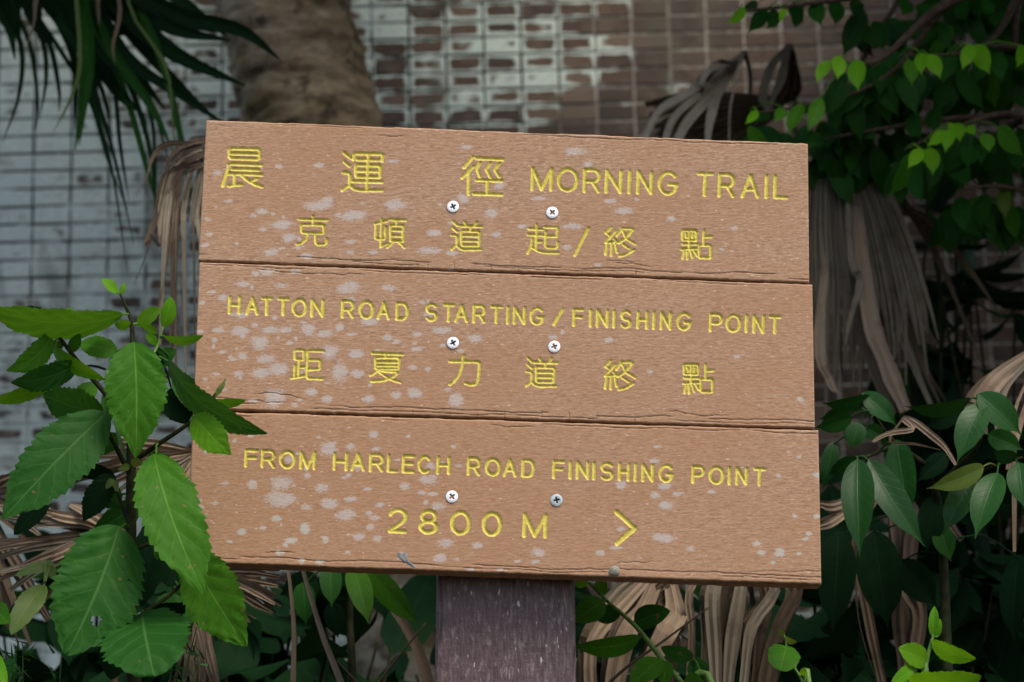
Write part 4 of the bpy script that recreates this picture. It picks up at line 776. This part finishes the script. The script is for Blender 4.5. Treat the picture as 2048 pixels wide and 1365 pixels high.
# ------------------------------------------------------------------ palm: trunk behind the sign, left
PD = 2.3
pb_, pt_ = at(905, 1420, PD), at(560, -20, PD)
pv = (pt_ - pb_); gz0 = float(ground_z(pb_.x, PD)); base = pb_ + pv * ((gz0 - pb_.z) / pv.z); top = pt_ + pv * .55
T = thing('palm_tree', base, 'leaning palm with a broad ringed brown trunk behind the top left of the sign', 'palm tree')
def palm_trunk():
    nz, nc = 260, 64; V = []
    L = (top - base).length; ax = (top - base).normalized(); sx = ax.cross(Vector((0, 1, 0))).normalized(); sy = ax.cross(sx)
    for i in range(nz):
        t = -.03 + 1.03 * i / (nz - 1); s_ = t * L
        r = np.interp(t, [0, .1, .45, .75, 1], [.185, .165, .148, .128, .118])
        for k in range(nc):
            a = 2 * math.pi * k / nc; ring = (s_ / .075 + .55 * math.sin(s_ * 9.1) + .35 * math.sin(a + s_ * 3) + .3 * math.sin(2 * a + 1 + s_)) % 1.0
            rr = r - .009 * math.exp(-((ring - .5) / .07) ** 2) + .0065 * ring
            q = base + ax * s_ + sx * math.cos(a) * rr + sy * math.sin(a) * rr; V.append(q)
    V = np.array(V); V += (vnoise(V[:, [0]] * 30 + V[:, [1]] * 17, V[:, [2]] * 40, 5) - .5) * .006 * np.array([[1, -1, 0]])
    I = np.arange(nz * nc).reshape(nz, nc); In = np.roll(I, -1, 1)
    return V, np.stack([I[:-1], In[:-1], In[1:], I[1:]], -1).reshape(-1, 4)
k = NT('palm_bark'); p = k.pos(); n1 = k.noise(k.mapping(p, (9, 9, 34)), 1, 5, .65); n2 = k.noise(p, 7, 3, .6); n3 = k.noise(k.mapping(p, (24, 24, 60)), 1, 5, .75); n4 = k.noise(p, 17, 5, .65)
col = k.ramp(n1, [(.30, (.050, .038, .022)), (.5, (.20, .158, .098)), (.70, (.40, .335, .235))]); col = k.mix(k.math('MULTIPLY', k.rng(n3, .5, .72), .5), col, (.30, .25, .18))
col = k.mix(k.math('MULTIPLY', k.rng(n2, .5, .68), .7), col, (.115, .085, .020)); col = k.mix(k.math('MULTIPLY', k.rng(n4, .53, .64), .80), col, (.028, .024, .017))
k.bump(k.math('ADD', n1, n3), .6, .01); M_bark = k.done(col, .85, .15)
V, F = palm_trunk(); part('trunk', V, F, M_bark, T)

# strips and fans
def strip_geo(P, width, roll=0, fold=.25, twist=0, seg=14, taper=1.0, basew=.5, pleat=False):
    P = catmull([at(*p_) if not isinstance(p_, Vector) else p_ for p_ in P], seg); V, UV, F = [], [], []
    for i, c in enumerate(P):
        u = i / seg; a = (P[min(i + 1, seg)] - P[max(i - 1, 0)]).normalized(); view = (CAM - c).normalized(); s = a.cross(view)
        s = s.normalized() if s.length > 1e-3 else a.orthogonal().normalized()
        s = Matrix.Rotation(math.radians(roll + twist * u), 3, a) @ s; n1 = s.cross(a); n1 = n1 if n1.dot(view) > 0 else -n1
        w_ = width / 2 * min(1, basew + (1 - basew) * u * 3) * (1 - taper * max(0, (u - .45) / .55) ** 1.6 * .92)
        if pleat: w_ *= 1 + .16 * math.sin(u * 13 + c.x * 70) * math.sin(u * 5 + c.z * 40 + .7)
        for q in (-1, -.5, 0, .5, 1): V.append(c + s * (q * w_) + n1 * (((abs(abs(q) - .5) - .25) * 1.6 if pleat else (abs(q) - .5)) * fold * w_)); UV.append((q * .5 + .5, u))
    for i in range(seg):
        for j in range(4): k_ = i * 5 + j; F.append((k_, k_ + 1, k_ + 6, k_ + 5))
    return V, F, UV
def strip(parent, pts, wpx, mat, name='leaf_segment', **kw):
    d = pts[0][2] if not isinstance(pts[0], Vector) else pts[0].y
    V, F, UV = strip_geo(pts, wpx * mpp(d), pleat=mat in DRY, **kw); return part(name, V, F, mat, parent, mat not in DRY, UV)
DRY = (M_dry, M_drygrey, M_drybrown, M_drypale)
# crown fronds of the palm, hanging into the top left corner
def pfan(parent, specs, hub, mat, **kw0):
    for (pts, wd, *r) in specs:
        kw = dict(kw0); kw.update(r[0] if r else {}); m = kw.pop('mat', mat); strip(parent, [hub] + pts, wd, m, **kw)
HUB = (150, -160, 1.25); h_ = at(*HUB)
tp = top - (top - base).normalized() * .25
g_f = thing('fan_palm_leaf', h_, 'drooping dark green fan palm leaf with narrow pointed fingers beside the palm trunk', 'palm leaf')
V, F = tube([tp, tp + Vector((-.2, -.35, .12)), (h_ + tp) / 2 + Vector((-.1, -.2, .25)), h_], [.020, .014, .012, .008], 8, 24); part('leaf_stalk', V, F, M_stemg, g_f)
pfan(g_f, [
 ([(200, -60, 1.25), (330, 50, 1.2), (462, 82, 1.2)], 40), ([(190, -50, 1.25), (330, 95, 1.2), (490, 172, 1.2)], 46), ([(220, -100, 1.2), (360, 0, 1.2), (455, 75, 1.2)], 34), ([(190, -40, 1.25), (300, 110, 1.25), (430, 240, 1.25)], 34), ([(180, -30, 1.25), (250, 110, 1.2), (360, 190, 1.2), (470, 262, 1.2)], 26),
 ([(170, -20, 1.2), (200, 100, 1.2), (255, 160, 1.2)], 24), ([(170, -20, 1.2), (215, 90, 1.2), (300, 210, 1.2), (345, 300, 1.2)], 26, dict(mat=M_mid)), ([(165, 0, 1.2), (174, 90, 1.15), (168, 180, 1.15), (150, 300, 1.15)], 30, dict(mat=M_mid)),
 ([(168, 0, 1.2), (180, 120, 1.15), (165, 230, 1.15), (158, 292, 1.15)], 20, dict(mat=M_mid)), ([(150, 0, 1.25), (120, 40, 1.25), (150, 90, 1.2), (190, 150, 1.2)], 20), ([(140, 20, 1.25), (180, 100, 1.25), (240, 190, 1.25), (290, 230, 1.25)], 34), ([(150, 20, 1.25), (220, 130, 1.25), (240, 290, 1.25), (258, 402, 1.25)], 12), ([(160, 20, 1.25), (250, 150, 1.25), (300, 300, 1.25), (310, 420, 1.25)], 14),
 ([(230, -60, 1.25), (300, 60, 1.2), (345, 200, 1.2), (375, 350, 1.2), (380, 405, 1.2)], 16, dict(mat=M_mid)), ([(200, 0, 1.25), (250, 140, 1.25), (300, 200, 1.25), (340, 330, 1.25)], 16), ([(160, 0, 1.25), (190, 180, 1.25), (225, 300, 1.25), (268, 490, 1.25)], 12), ([(180, 0, 1.25), (255, 200, 1.25), (300, 360, 1.25), (345, 490, 1.25)], 14, dict(mat=M_mid)), ([(150, 0, 1.25), (178, 170, 1.25), (222, 330, 1.25), (255, 545, 1.25)], 9), ([(190, 0, 1.25), (290, 190, 1.25), (310, 320, 1.25), (308, 480, 1.25)], 10), ([(210, -60, 1.2), (350, 30, 1.2), (480, 60, 1.2), (560, 120, 1.2)], 40)], HUB, M_palm, fold=.35)
# second leaf, further left, with thin hanging threads
HUB2 = (20, -120, 1.35); h_ = at(*HUB2); g_f = thing('fan_palm_leaf', h_, 'shaded fan palm leaf with thin thread-like hanging tips over the pale wall', 'palm leaf')
V, F = tube([tp, tp + Vector((-.25, -.3, .2)), (h_ + tp) / 2 + Vector((-.15, -.2, .35)), h_], [.020, .014, .012, .008], 8, 24); part('leaf_stalk', V, F, M_stemg, g_f)
pfan(g_f, [([(0, -20, 1.35), (42, 90, 1.35), (38, 190, 1.35), (5, 285, 1.35)], 12), ([(20, -10, 1.35), (60, 90, 1.35), (75, 200, 1.35), (72, 260, 1.35)], 10), ([(40, -10, 1.35), (85, 80, 1.35), (92, 160, 1.35), (78, 240, 1.35)], 12), ([(60, 0, 1.35), (100, 90, 1.35), (118, 180, 1.35), (118, 225, 1.35)], 12),
  ([(80, -20, 1.35), (140, 90, 1.35), (152, 170, 1.35), (150, 260, 1.35)], 18), ([(60, -30, 1.35), (130, 60, 1.35), (200, 170, 1.35), (225, 280, 1.35)], 18), ([(90, -40, 1.35), (180, 40, 1.35), (260, 130, 1.35), (330, 220, 1.35)], 40), ([(-30, -50, 1.35), (0, 20, 1.35), (20, 60, 1.35), (30, 120, 1.35)], 30), ([(40, -60, 1.35), (60, 0, 1.35), (70, 40, 1.35), (76, 70, 1.35)], 46), ([(70, -60, 1.35), (110, 0, 1.35), (130, 30, 1.35), (150, 80, 1.35)], 50),
  ([(0, -60, 1.35), (20, 0, 1.35), (26, 30, 1.35), (40, 80, 1.35)], 50), ([(30, -40, 1.35), (120, 100, 1.35), (180, 200, 1.35), (215, 320, 1.35), (255, 420, 1.35)], 10), ([(100, -40, 1.35), (150, 40, 1.35), (210, 60, 1.35), (330, 60, 1.35)], 46), ([(110, -60, 1.35), (190, -10, 1.35), (280, 10, 1.35), (420, 50, 1.35)], 36)], HUB2, M_palm, fold=.35)
# withered finger tips: pale strips at the top edge belong to the first leaf's neighbours
g_f = thing('withered_palm_leaf', at(170, -140, 1.15), 'withered palm leaf with pale thread tips among the green fan palm fingers', 'palm leaf')
V, F = tube([tp, tp + Vector((-.1, -.4, .2)), (at(170, -140, 1.15) + tp) / 2 + Vector((-.05, -.25, .3)), at(170, -140, 1.15)], [.018, .012, .010, .006], 8, 24); part('leaf_stalk', V, F, M_drybrown, g_f)
pfan(g_f, [([(90, -60, 1.15), (72, 0, 1.15), (68, 45, 1.15), (52, 98, 1.15)], 9), ([(190, -60, 1.15), (196, 0, 1.15), (198, 52, 1.15)], 11), ([(220, -60, 1.12), (240, 20, 1.12), (226, 90, 1.12), (230, 128, 1.12)], 9), ([(240, -60, 1.12), (265, 30, 1.12), (320, 110, 1.12), (340, 170, 1.12), (346, 260, 1.12), (354, 312, 1.12)], 7, dict(mat=M_olive)), ([(150, -60, 1.12), (160, 120, 1.12), (140, 200, 1.12), (106, 265, 1.12)], 9, dict(mat=M_olive))], (170, -140, 1.15), M_dry, fold=.3)
# unseen palm leaf clumps above the frame, added to darken the wall
shade_crown(T, [(tuple(top + Vector((-.6, .0, .25))), (.8, .8, .35)), (tuple(top + Vector((.3, .0, .4))), (.9, .8, .35)), (tuple(top + Vector((.9, -.3, .35))), (.7, .7, .3))], 900, .30, M_palm)

# ------------------------------------------------------------------ dry palm leaves
def dryleaf(name, hub, label, specs, mat, stalk=None, **kw):
    more = []
    for (pts, wd, *r) in list(specs):
        if wd > 20:
            o_ = random.uniform(.3, .6) * wd * random.choice((-1, 1)); d_ = dict(r[0]) if r else {}
            d_.update(mat=random.choice((M_drybrown, M_drybrown, d_.get('mat', mat))), roll=random.uniform(-60, 60), twist=random.uniform(-80, 80))
            more.append(([(x + o_ + random.uniform(-10, 10), y + random.uniform(-12, 12), z + random.uniform(.005, .03)) for x, y, z in pts], wd * random.uniform(.3, .6), d_))
    specs = [(p_, wd * (.78 if wd > 20 else 1), *r) for p_, wd, *r in specs] + more
    o = thing(name, at(*hub), label, 'palm leaf'); pfan(o, specs, hub, mat, **kw)
    if stalk: V, F = tube([at(*s) if not isinstance(s, Vector) else s for s in stalk], [.004, .004, .0045, .005][:len(stalk)], 8, 16); part('leaf_stalk', V, F, M_twig, o)
    return o
# big grey fan right of the sign
S = []
for i in range(24):
    f = i / 23; xe = 1596 + 275 * f + random.uniform(-12, 12); ye = random.uniform(730, 850) - 90 * f * f
    S.append(([(1630 + 110 * f, 315, 1.08), (1606 + 200 * f, 450, 1.06), (1602 + 250 * f, 590, 1.05), (xe, ye, 1.06)], random.uniform(17, 23), dict(roll=random.choice((-38, 38)) + random.uniform(-8, 8), twist=random.uniform(-50, 50), fold=.7, taper=.8)))
S += [([(1735, 600, 1.02), (1770, 720, 1.01), (1812, 822, 1.01)], 42, dict(mat=M_dry, fold=.2, taper=.2)), ([(1800, 400, 1.12), (1850, 440, 1.14), (1926, 521, 1.16), (2003, 632, 1.16)], 20, dict(mat=M_drybrown)), ([(1790, 400, 1.12), (1831, 437, 1.14), (1890, 547, 1.16), (1966, 735, 1.16)], 18, dict(mat=M_drybrown)), ([(1780, 450, 1.12), (1800, 600, 1.12), (1840, 720, 1.12), (1890, 830, 1.12)], 24, dict(mat=M_drybrown)), ([(1760, 500, 1.08), (1795, 640, 1.08), (1840, 760, 1.08), (1880, 850, 1.08)], 26, dict(mat=M_drygrey)), ([(1700, 500, 1.02), (1720, 560, 1.02), (1700, 640, 1.01), (1690, 690, 1.01)], 14, dict(mat=M_drygrey)), ([(1640, 650, 1.03), (1660, 760, 1.03), (1680, 790, 1.03)], 20, dict(mat=M_dry)), ([(1780, 540, 1.08), (1800, 620, 1.06), (1790, 700, 1.06), (1775, 740, 1.06)], 18, dict(mat=M_drygrey))]
dryleaf('dry_palm_leaf', (1690, 195, 1.12), 'large grey dead fan palm leaf hanging beside the right edge of the sign', S, M_drygrey, [at(1690, 195, 1.12), at(1760, 60, 1.1), at(1900, -120, 1.4), at(2060, -70, 1.1)])
# curled dry leaf above the sign's right half
S = [([(1430, 150, 1.3), (1370, 190, 1.25), (1318, 222, 1.25), (1285, 290, 1.25)], 26, dict(roll=30)), ([(1425, 175, 1.3), (1385, 200, 1.25), (1345, 240, 1.25), (1325, 300, 1.25)], 22), ([(1435, 180, 1.3), (1400, 215, 1.25), (1365, 260, 1.25), (1340, 330, 1.25)], 26), ([(1440, 185, 1.3), (1425, 220, 1.25), (1416, 270, 1.25), (1414, 330, 1.25)], 22),
  ([(1460, 125, 1.3), (1420, 140, 1.25), (1405, 165, 1.25), (1425, 172, 1.25)], 20, dict(roll=40)), ([(1478, 130, 1.3), (1470, 170, 1.28), (1460, 220, 1.28), (1458, 290, 1.28)], 5), ([(1470, 130, 1.3), (1440, 130, 1.28), (1415, 150, 1.27), (1400, 185, 1.27)], 24, dict(mat=M_drybrown))]
dryleaf('dry_palm_leaf', (1490, 105, 1.35), 'curled pale dead palm leaf above the top edge of the sign', S, M_drypale, [at(1490, 105, 1.35), at(1500, 150, 1.8), at(1500, 210, 2.4), at(1500, 330, 3.3)], taper=.5)
S = [([(1545, 130, 1.45), (1530, 170, 1.42), (1526, 200, 1.42), (1537, 222, 1.42)], 20), ([(1570, 120, 1.45), (1562, 160, 1.42), (1548, 190, 1.42), (1540, 215, 1.42)], 16)]
for i in range(9): f = i / 8; S.append(([(1570, 190, 1.7), (1500, 200 + 60 * f, 1.75), (1400, 190 + 130 * f, 1.8), (1290 + 80 * f, 210 + 180 * f, 1.8)], 34, dict(mat=M_drybrown, fold=.6)))
dryleaf('dry_palm_leaf', (1580, 90, 1.6), 'dark brown dead fan leaf behind the curled pale one above the sign', S, M_drygrey, [at(1580, 90, 1.6), at(1590, 120, 2.0), at(1590, 180, 2.6), at(1590, 300, 3.3)], taper=.6)
# dry leaf hanging behind the sign's left edge
S = []
for i, (x1, x2, x3, yy) in enumerate([(330, 300, 268, 570), (345, 330, 320, 690), (360, 350, 352, 760), (375, 368, 372, 800), (392, 388, 392, 800), (330, 322, 300, 470), (352, 340, 312, 640), (398, 402, 410, 760), (318, 290, 300, 480), (340, 345, 340, 720), (366, 356, 340, 740)]):
    S.append(([(420, 272 + i * 5 + (412 - x1) * .1, .62), (x1 + 16, 288 + i * 5 + (400 - x1) * .25, .62), (x1 - 6, 400 + i * 4, .62), (x2, 490, .6), (x3, yy, .6)], random.uniform(11, 20), dict(roll=random.uniform(-40, 40), twist=random.uniform(-60, 60), mat=random.choice([M_drybrown, M_drygrey, M_drybrown]), taper=.7)))
S.append(([(400, 292, .62), (340, 288, .62), (308, 310, .62), (290, 370, .6)], 12, dict(mat=M_drybrown))); S.append(([(410, 300, .62), (355, 330, .62), (325, 400, .62), (318, 500, .6)], 26, dict(mat=M_drygrey)))
dryleaf('dry_palm_leaf', (452, 300, .66), 'bundle of dead brown palm strips hanging behind the left edge of the sign', S, M_drybrown, [at(452, 300, .66), at(520, 330, 1.0), at(590, 340, 1.6), at(655, 340, 2.25)])
# heap of dead leaves lower left
def heap(label, hub, ends, mats, stalk, wr=(20, 32)):
    S = [([((hub[0] * 2 + x) / 3 + random.uniform(-8, 8), (hub[1] * 2 + y) / 3 + random.uniform(-14, 4), hub[2] - .02), ((hub[0] + 2 * x) / 3, (hub[1] + 2 * y) / 3 + random.uniform(-12, 6), hub[2] - .03), (x, y, hub[2] - .02)], random.uniform(*wr), dict(mat=random.choice(mats), roll=random.uniform(-35, 35), twist=random.uniform(-30, 30), fold=.4, taper=.7)) for x, y in ends]
    return dryleaf('dry_palm_leaf', hub, label, S, M_dry, stalk)
gp = lambda x, y, d: [at(x, y, d), groundpt(x + 10, y, d + .02, -.02)]
heap('pale dead palm leaf spread flat behind the serrated shrub, beside the lowest plank', (395, 905, .36), [(160, 915), (150, 890), (120, 940), (130, 970), (175, 985), (215, 1000), (240, 1030), (290, 1035), (340, 1060), (180, 945), (100, 905), (250, 1000), (320, 1030)], [M_dry, M_dry, M_drygrey], gp(395, 905, .36))
heap('tan dead palm leaf lying behind the stem of the serrated shrub', (230, 1070, .34), [(-40, 1105), (-30, 1125), (-20, 1080), (-30, 1150), (20, 1180), (10, 1035), (60, 1010), (40, 1050), (90, 1200), (140, 1010), (-10, 1010), (60, 1130), (0, 1160)], [M_dry, M_drygrey, M_dry], gp(230, 1070, .34), (22, 34))
heap('brown dead palm leaf with fingers hanging behind the foot of the serrated shrub', (390, 1180, .30), [(345, 1380), (365, 1385), (385, 1390), (410, 1385), (430, 1385), (370, 1300), (440, 1380), (330, 1300), (300, 1240), (420, 1370)], [M_dry, M_drybrown], gp(390, 1180, .30), (14, 22))
heap('stack of tan dead palm fingers under the left end of the lowest plank', (420, 1150, .42), [(560, 1155), (556, 1172), (552, 1192), (550, 1208), (545, 1226), (560, 1140), (500, 1245)], [M_dry, M_dry, M_drybrown], gp(420, 1150, .42), (20, 26))
heap('withered palm leaf in the left corner below the pale wall', (-60, 980, .5), [(60, 960), (90, 1000), (70, 1045), (60, 1090), (40, 1150), (80, 1070), (20, 1260), (60, 1290), (100, 1240), (110, 970)], [M_drygrey, M_drybrown], gp(-60, 980, .5), (22, 32))
# thin dry stalks under the sign
for pts, wd, m, lab in [([(574, 1120, .30), (584, 1206, .30), (588, 1275, .30), (586, 1365, .30), (584, 1480, .30)], 12, M_dry, 'thin tan dead palm strip hanging straight down under the lowest plank'),
   ([(600, 1120, .28), (626, 1210, .28), (649, 1282, .28), (683, 1368, .28), (720, 1480, .28)], 15, M_drygrey, 'long grey dead palm strip slanting under the lowest plank left of the post'),
   ([(740, 1140, .5), (775, 1200, .5), (822, 1271, .5), (850, 1340, .5), (880, 1480, .5)], 24, M_drybrown, 'broad brown dead palm strip slanting down behind the left side of the post')]:
    pp = [*pts, ]; q = groundpt(*pts[-1]); pts3 = [at(*p_) for p_ in pts]; dv = (pts3[-1] - pts3[-2]); nn_ = (q.z - pts3[-1].z) / dv.z; pts3 += [pts3[-1] + dv * (nn_ * f_) for f_ in np.linspace(0, 1, max(2, int(nn_) + 1))[1:]]
    b0 = pts3[-1]; V, F, UV = strip_geo([p_ - Vector((0, 0, 0)) for p_ in pts3], wd * mpp(pts[0][2]), fold=.3, taper=.2, seg=24); o = part('dry_palm_strip', V, F, m, None, True, UV); tag(o, lab, 'palm strip')
for pts, r, lab in [([(852, 1246, .3), (800, 1310, .3), (756, 1368, .3), (690, 1470, .3)], .0016, 'thin pale twig leaning against the left side of the post'), ([(674, 1322, .29), (700, 1350, .29), (716, 1368, .29), (760, 1430, .29)], .0012, 'thin short twig crossing the grey palm strip under the sign'), ([(1422, 1212, .2), (1330, 1280, .2), (1240, 1346, .2), (1160, 1430, .2)], .0016, 'thin dry twig slanting across the pale palm strips right of the post')]:
    P = [at(*p_) for p_ in pts]; dv = (P[-1] - P[-2]).normalized(); gz_ = float(ground_z(P[-1].x, P[-1].y)) - .02; P = catmull(P, 18); P.append(P[-1] + dv * ((gz_ - P[-1].z) / dv.z)); V, F = tube(P, list(np.linspace(r * .6, r * 1.4, len(P))), 6); o = part('dry_twig', V, F, M_drybrown, None, True, [(.5, .5)] * len(V)); tag(o, lab, 'twig')
# pale hanging strips bottom right of the post
S = [([(1432, 1165, .34), (1425, 1215, .33), (1430, 1300, .33), (1436, 1480, .33)], 38), ([(1482, 1168, .34), (1468, 1260, .33), (1458, 1350, .33), (1450, 1490, .33)], 34), ([(1550, 1170, .34), (1505, 1250, .33), (1490, 1340, .33), (1480, 1490, .33)], 28), ([(1584, 1170, .36), (1560, 1250, .35), (1538, 1330, .35), (1510, 1490, .35)], 40, dict(mat=M_drybrown)), ([(1384, 1170, .36), (1384, 1260, .36), (1381, 1355, .36), (1380, 1470, .36)], 16, dict(mat=M_dry)), ([(1530, 1180, .37), (1520, 1280, .36), (1512, 1380, .36), (1505, 1480, .36)], 30, dict(mat=M_drybrown)), ([(1412, 1180, .37), (1408, 1280, .37), (1410, 1400, .37), (1412, 1480, .37)], 12), ([(1455, 1175, .36), (1440, 1260, .36), (1444, 1360, .36), (1446, 1480, .36)], 26, dict(mat=M_drybrown))]
dryleaf('dry_palm_leaf', (1480, 1080, .38), 'pale dead palm leaf hanging straight down below the right half of the sign', S, M_drygrey, gp(1480, 1080, .38), fold=.4, taper=.3)
S = [([(1290, 1215, .38), (1260, 1255, .33), (1236, 1330, .32), (1215, 1480, .32)], 50), ([(1350, 1215, .38), (1340, 1250, .33), (1300, 1330, .32), (1250, 1480, .32)], 54), ([(1255, 1200, .38), (1200, 1260, .35), (1180, 1320, .34), (1190, 1480, .34)], 36), ([(1230, 1190, .4), (1190, 1280, .38), (1165, 1330, .38), (1155, 1480, .38)], 40, dict(mat=M_drygrey)), ([(1310, 1180, .4), (1340, 1160, .4), (1300, 1220, .4), (1280, 1260, .4)], 24, dict(mat=M_drybrown)), ([(1330, 1230, .4), (1350, 1300, .38), (1330, 1370, .38), (1320, 1480, .38)], 30, dict(mat=M_drybrown)), ([(1280, 1170, .42), (1265, 1200, .42), (1250, 1240, .42), (1240, 1300, .42)], 36, dict(mat=M_drybrown))]
dryleaf('dry_palm_leaf', (1330, 1120, .42), 'broad pale dead palm leaf behind the arching shoot right of the post', S, M_dry, gp(1330, 1120, .42), fold=.35, taper=.3)
# strips among the glossy shrub
S = [([(1720, 1050, .42), (1722, 1147, .42), (1742, 1260, .42), (1770, 1390, .42)], 30), ([(1815, 1010, .42), (1826, 1040, .40), (1822, 1090, .4), (1816, 1160, .4)], 38), ([(1805, 1110, .42), (1815, 1165, .4), (1840, 1225, .4), (1832, 1300, .4)], 48), ([(1800, 1150, .44), (1800, 1250, .44), (1810, 1350, .44), (1800, 1420, .44)], 40), ([(1700, 1000, .42), (1665, 1012, .40), (1640, 1008, .4)], 28, dict(mat=M_dry)), ([(1700, 1020, .42), (1665, 1045, .40), (1636, 1055, .4)], 24, dict(mat=M_dry)), ([(1850, 1060, .42), (1880, 1020, .4), (1910, 1060, .38), (1925, 1080, .38)], 18)]
dryleaf('dry_palm_leaf', (1780, 960, .44), 'dark brown dead palm leaf hanging behind the glossy shrub', S, M_drybrown, gp(1780, 960, .44), fold=.35, taper=.4)
S = [([(2010, 745, .32), (1975, 785, .3), (1955, 830, .3), (1960, 870, .3)], 50), ([(2020, 760, .32), (2000, 800, .31), (1998, 850, .31), (2010, 900, .31)], 26, dict(mat=M_drygrey)), ([(2030, 820, .3), (2028, 900, .28), (2029, 1000, .28), (2029, 1104, .28)], 9), ([(2040, 850, .3), (2030, 880, .28), (2022, 910, .28), (2018, 940, .28)], 14)]
dryleaf('dry_palm_leaf', (2090, 690, .34), 'bent tan dead palm strip arching down into the glossy shrub', S, M_dry, [at(2090, 690, .34), at(2140, 690, .36), at(2170, 900, .36), groundpt(2170, 1400, .36)], fold=.25, taper=.25)
S = [([(1826, 858, .16), (1790, 864, .16), (1765, 872, .16), (1745, 884, .16)], 12, dict(basew=1.0)), ([(1826, 842, .17), (1860, 868, .17), (1890, 895, .17), (1912, 930, .17)], 15), ([(1780, 882, .17), (1830, 888, .17), (1880, 900, .18)], 6, dict(mat=M_drybrown))]
dryleaf('dry_palm_leaf', (1806, 836, .18), 'small pale curled dead palm strip caught on the glossy leaves', S, M_dry, None, fold=.25, taper=.7)

# ------------------------------------------------------------------ dark undergrowth behind everything
lm = []
for pa, pb, wd in ((.6, .7, .42), (.5, .6, .5), (.7, .9, .3)):
    V, F, UV = [], [], []
    V, F, UV = leaf_geo((0, 0, 0), (0, .0001, 1), wd, 0, .10, .25, 8, 2, pa=pa, pb=pb + .2, drip=.5); lm.append((V, F, UV))
def leafmesh(i, mat):
    V, F, UV = lm[i]; me = mesh_np('leaf', [tuple(v) for v in V], F, True); me.materials.append(mat); l = me.uv_layers.new(name='UVMap'); idx = np.zeros(len(me.loops), np.int32); me.loops.foreach_get('vertex_index', idx); l.data.foreach_set('uv', np.asarray(UV, np.float32)[idx].ravel()); return me
LM = {m: [leafmesh(i, m) for i in range(3)] for m in (M_dark, M_tree, M_mid)}
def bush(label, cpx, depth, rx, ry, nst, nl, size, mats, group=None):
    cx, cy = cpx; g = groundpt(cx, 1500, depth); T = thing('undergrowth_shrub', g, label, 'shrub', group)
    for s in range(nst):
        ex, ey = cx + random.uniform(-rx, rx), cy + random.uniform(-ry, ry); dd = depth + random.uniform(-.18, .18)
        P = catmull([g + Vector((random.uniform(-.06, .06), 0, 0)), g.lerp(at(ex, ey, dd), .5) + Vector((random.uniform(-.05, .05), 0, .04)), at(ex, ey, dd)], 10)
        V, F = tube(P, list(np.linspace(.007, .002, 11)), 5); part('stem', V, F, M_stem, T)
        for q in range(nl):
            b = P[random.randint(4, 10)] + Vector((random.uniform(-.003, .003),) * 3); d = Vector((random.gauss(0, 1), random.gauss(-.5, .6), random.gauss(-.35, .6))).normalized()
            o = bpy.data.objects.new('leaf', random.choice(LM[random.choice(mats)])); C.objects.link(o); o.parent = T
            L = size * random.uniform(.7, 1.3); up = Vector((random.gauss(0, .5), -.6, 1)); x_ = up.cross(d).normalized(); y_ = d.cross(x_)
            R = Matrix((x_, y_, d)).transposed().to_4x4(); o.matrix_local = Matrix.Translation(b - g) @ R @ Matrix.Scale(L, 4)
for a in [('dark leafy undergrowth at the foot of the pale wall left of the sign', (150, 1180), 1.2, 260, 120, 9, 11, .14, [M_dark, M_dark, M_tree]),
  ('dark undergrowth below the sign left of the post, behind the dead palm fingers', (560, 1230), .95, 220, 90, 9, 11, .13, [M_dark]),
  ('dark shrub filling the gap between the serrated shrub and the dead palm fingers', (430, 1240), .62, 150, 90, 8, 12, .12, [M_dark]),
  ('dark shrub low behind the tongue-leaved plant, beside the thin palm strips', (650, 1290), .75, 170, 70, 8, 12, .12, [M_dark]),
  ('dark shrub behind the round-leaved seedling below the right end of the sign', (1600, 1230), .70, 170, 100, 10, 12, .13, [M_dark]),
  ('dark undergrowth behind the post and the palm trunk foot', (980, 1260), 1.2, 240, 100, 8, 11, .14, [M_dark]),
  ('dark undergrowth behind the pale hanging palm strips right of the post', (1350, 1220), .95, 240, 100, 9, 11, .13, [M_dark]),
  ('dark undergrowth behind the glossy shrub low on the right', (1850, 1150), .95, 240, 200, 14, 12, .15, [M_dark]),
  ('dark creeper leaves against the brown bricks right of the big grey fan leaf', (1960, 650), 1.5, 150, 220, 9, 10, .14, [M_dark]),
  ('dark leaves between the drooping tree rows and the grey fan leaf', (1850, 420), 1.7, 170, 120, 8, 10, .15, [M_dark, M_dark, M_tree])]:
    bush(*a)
# fine fern at bottom left
g = groundpt(60, 1500, .0); T = thing('fine_fern', g, 'fine feathery dark green fern at the foot of the serrated shrub', 'fern')
for f in range(9):
    e = (random.uniform(-20, 130), random.uniform(1285, 1345), random.uniform(-.02, .05)) if f < 6 else (random.uniform(350, 430), random.uniform(1240, 1330), .03)
    P = catmull([g, g.lerp(at(*e), .6) + Vector((0, 0, .02)), at(*e)], 16); V, F = tube(P, list(np.linspace(.0025, .0006, 17)), 5); UV = [(.5, .5)] * len(V)
    for i in range(8, 17):
        for k_ in range(6):
            a = random.random() * 6.28; d = Vector((math.cos(a), -.4, math.sin(a))).normalized(); q = P[i] + Vector((random.uniform(-.01, .01), 0, random.uniform(-.01, .01))); x = Vector((random.gauss(0, 1), random.gauss(0, 1), random.gauss(0, 1))).cross(d).normalized() * .0014
            n0 = len(V); V += [q - x, q + x, q + d * .018]; F.append((n0, n0 + 1, n0 + 2)); UV += [(.5, .5)] * 3
    part('frond', V, F, M_tree, T, True, UV)
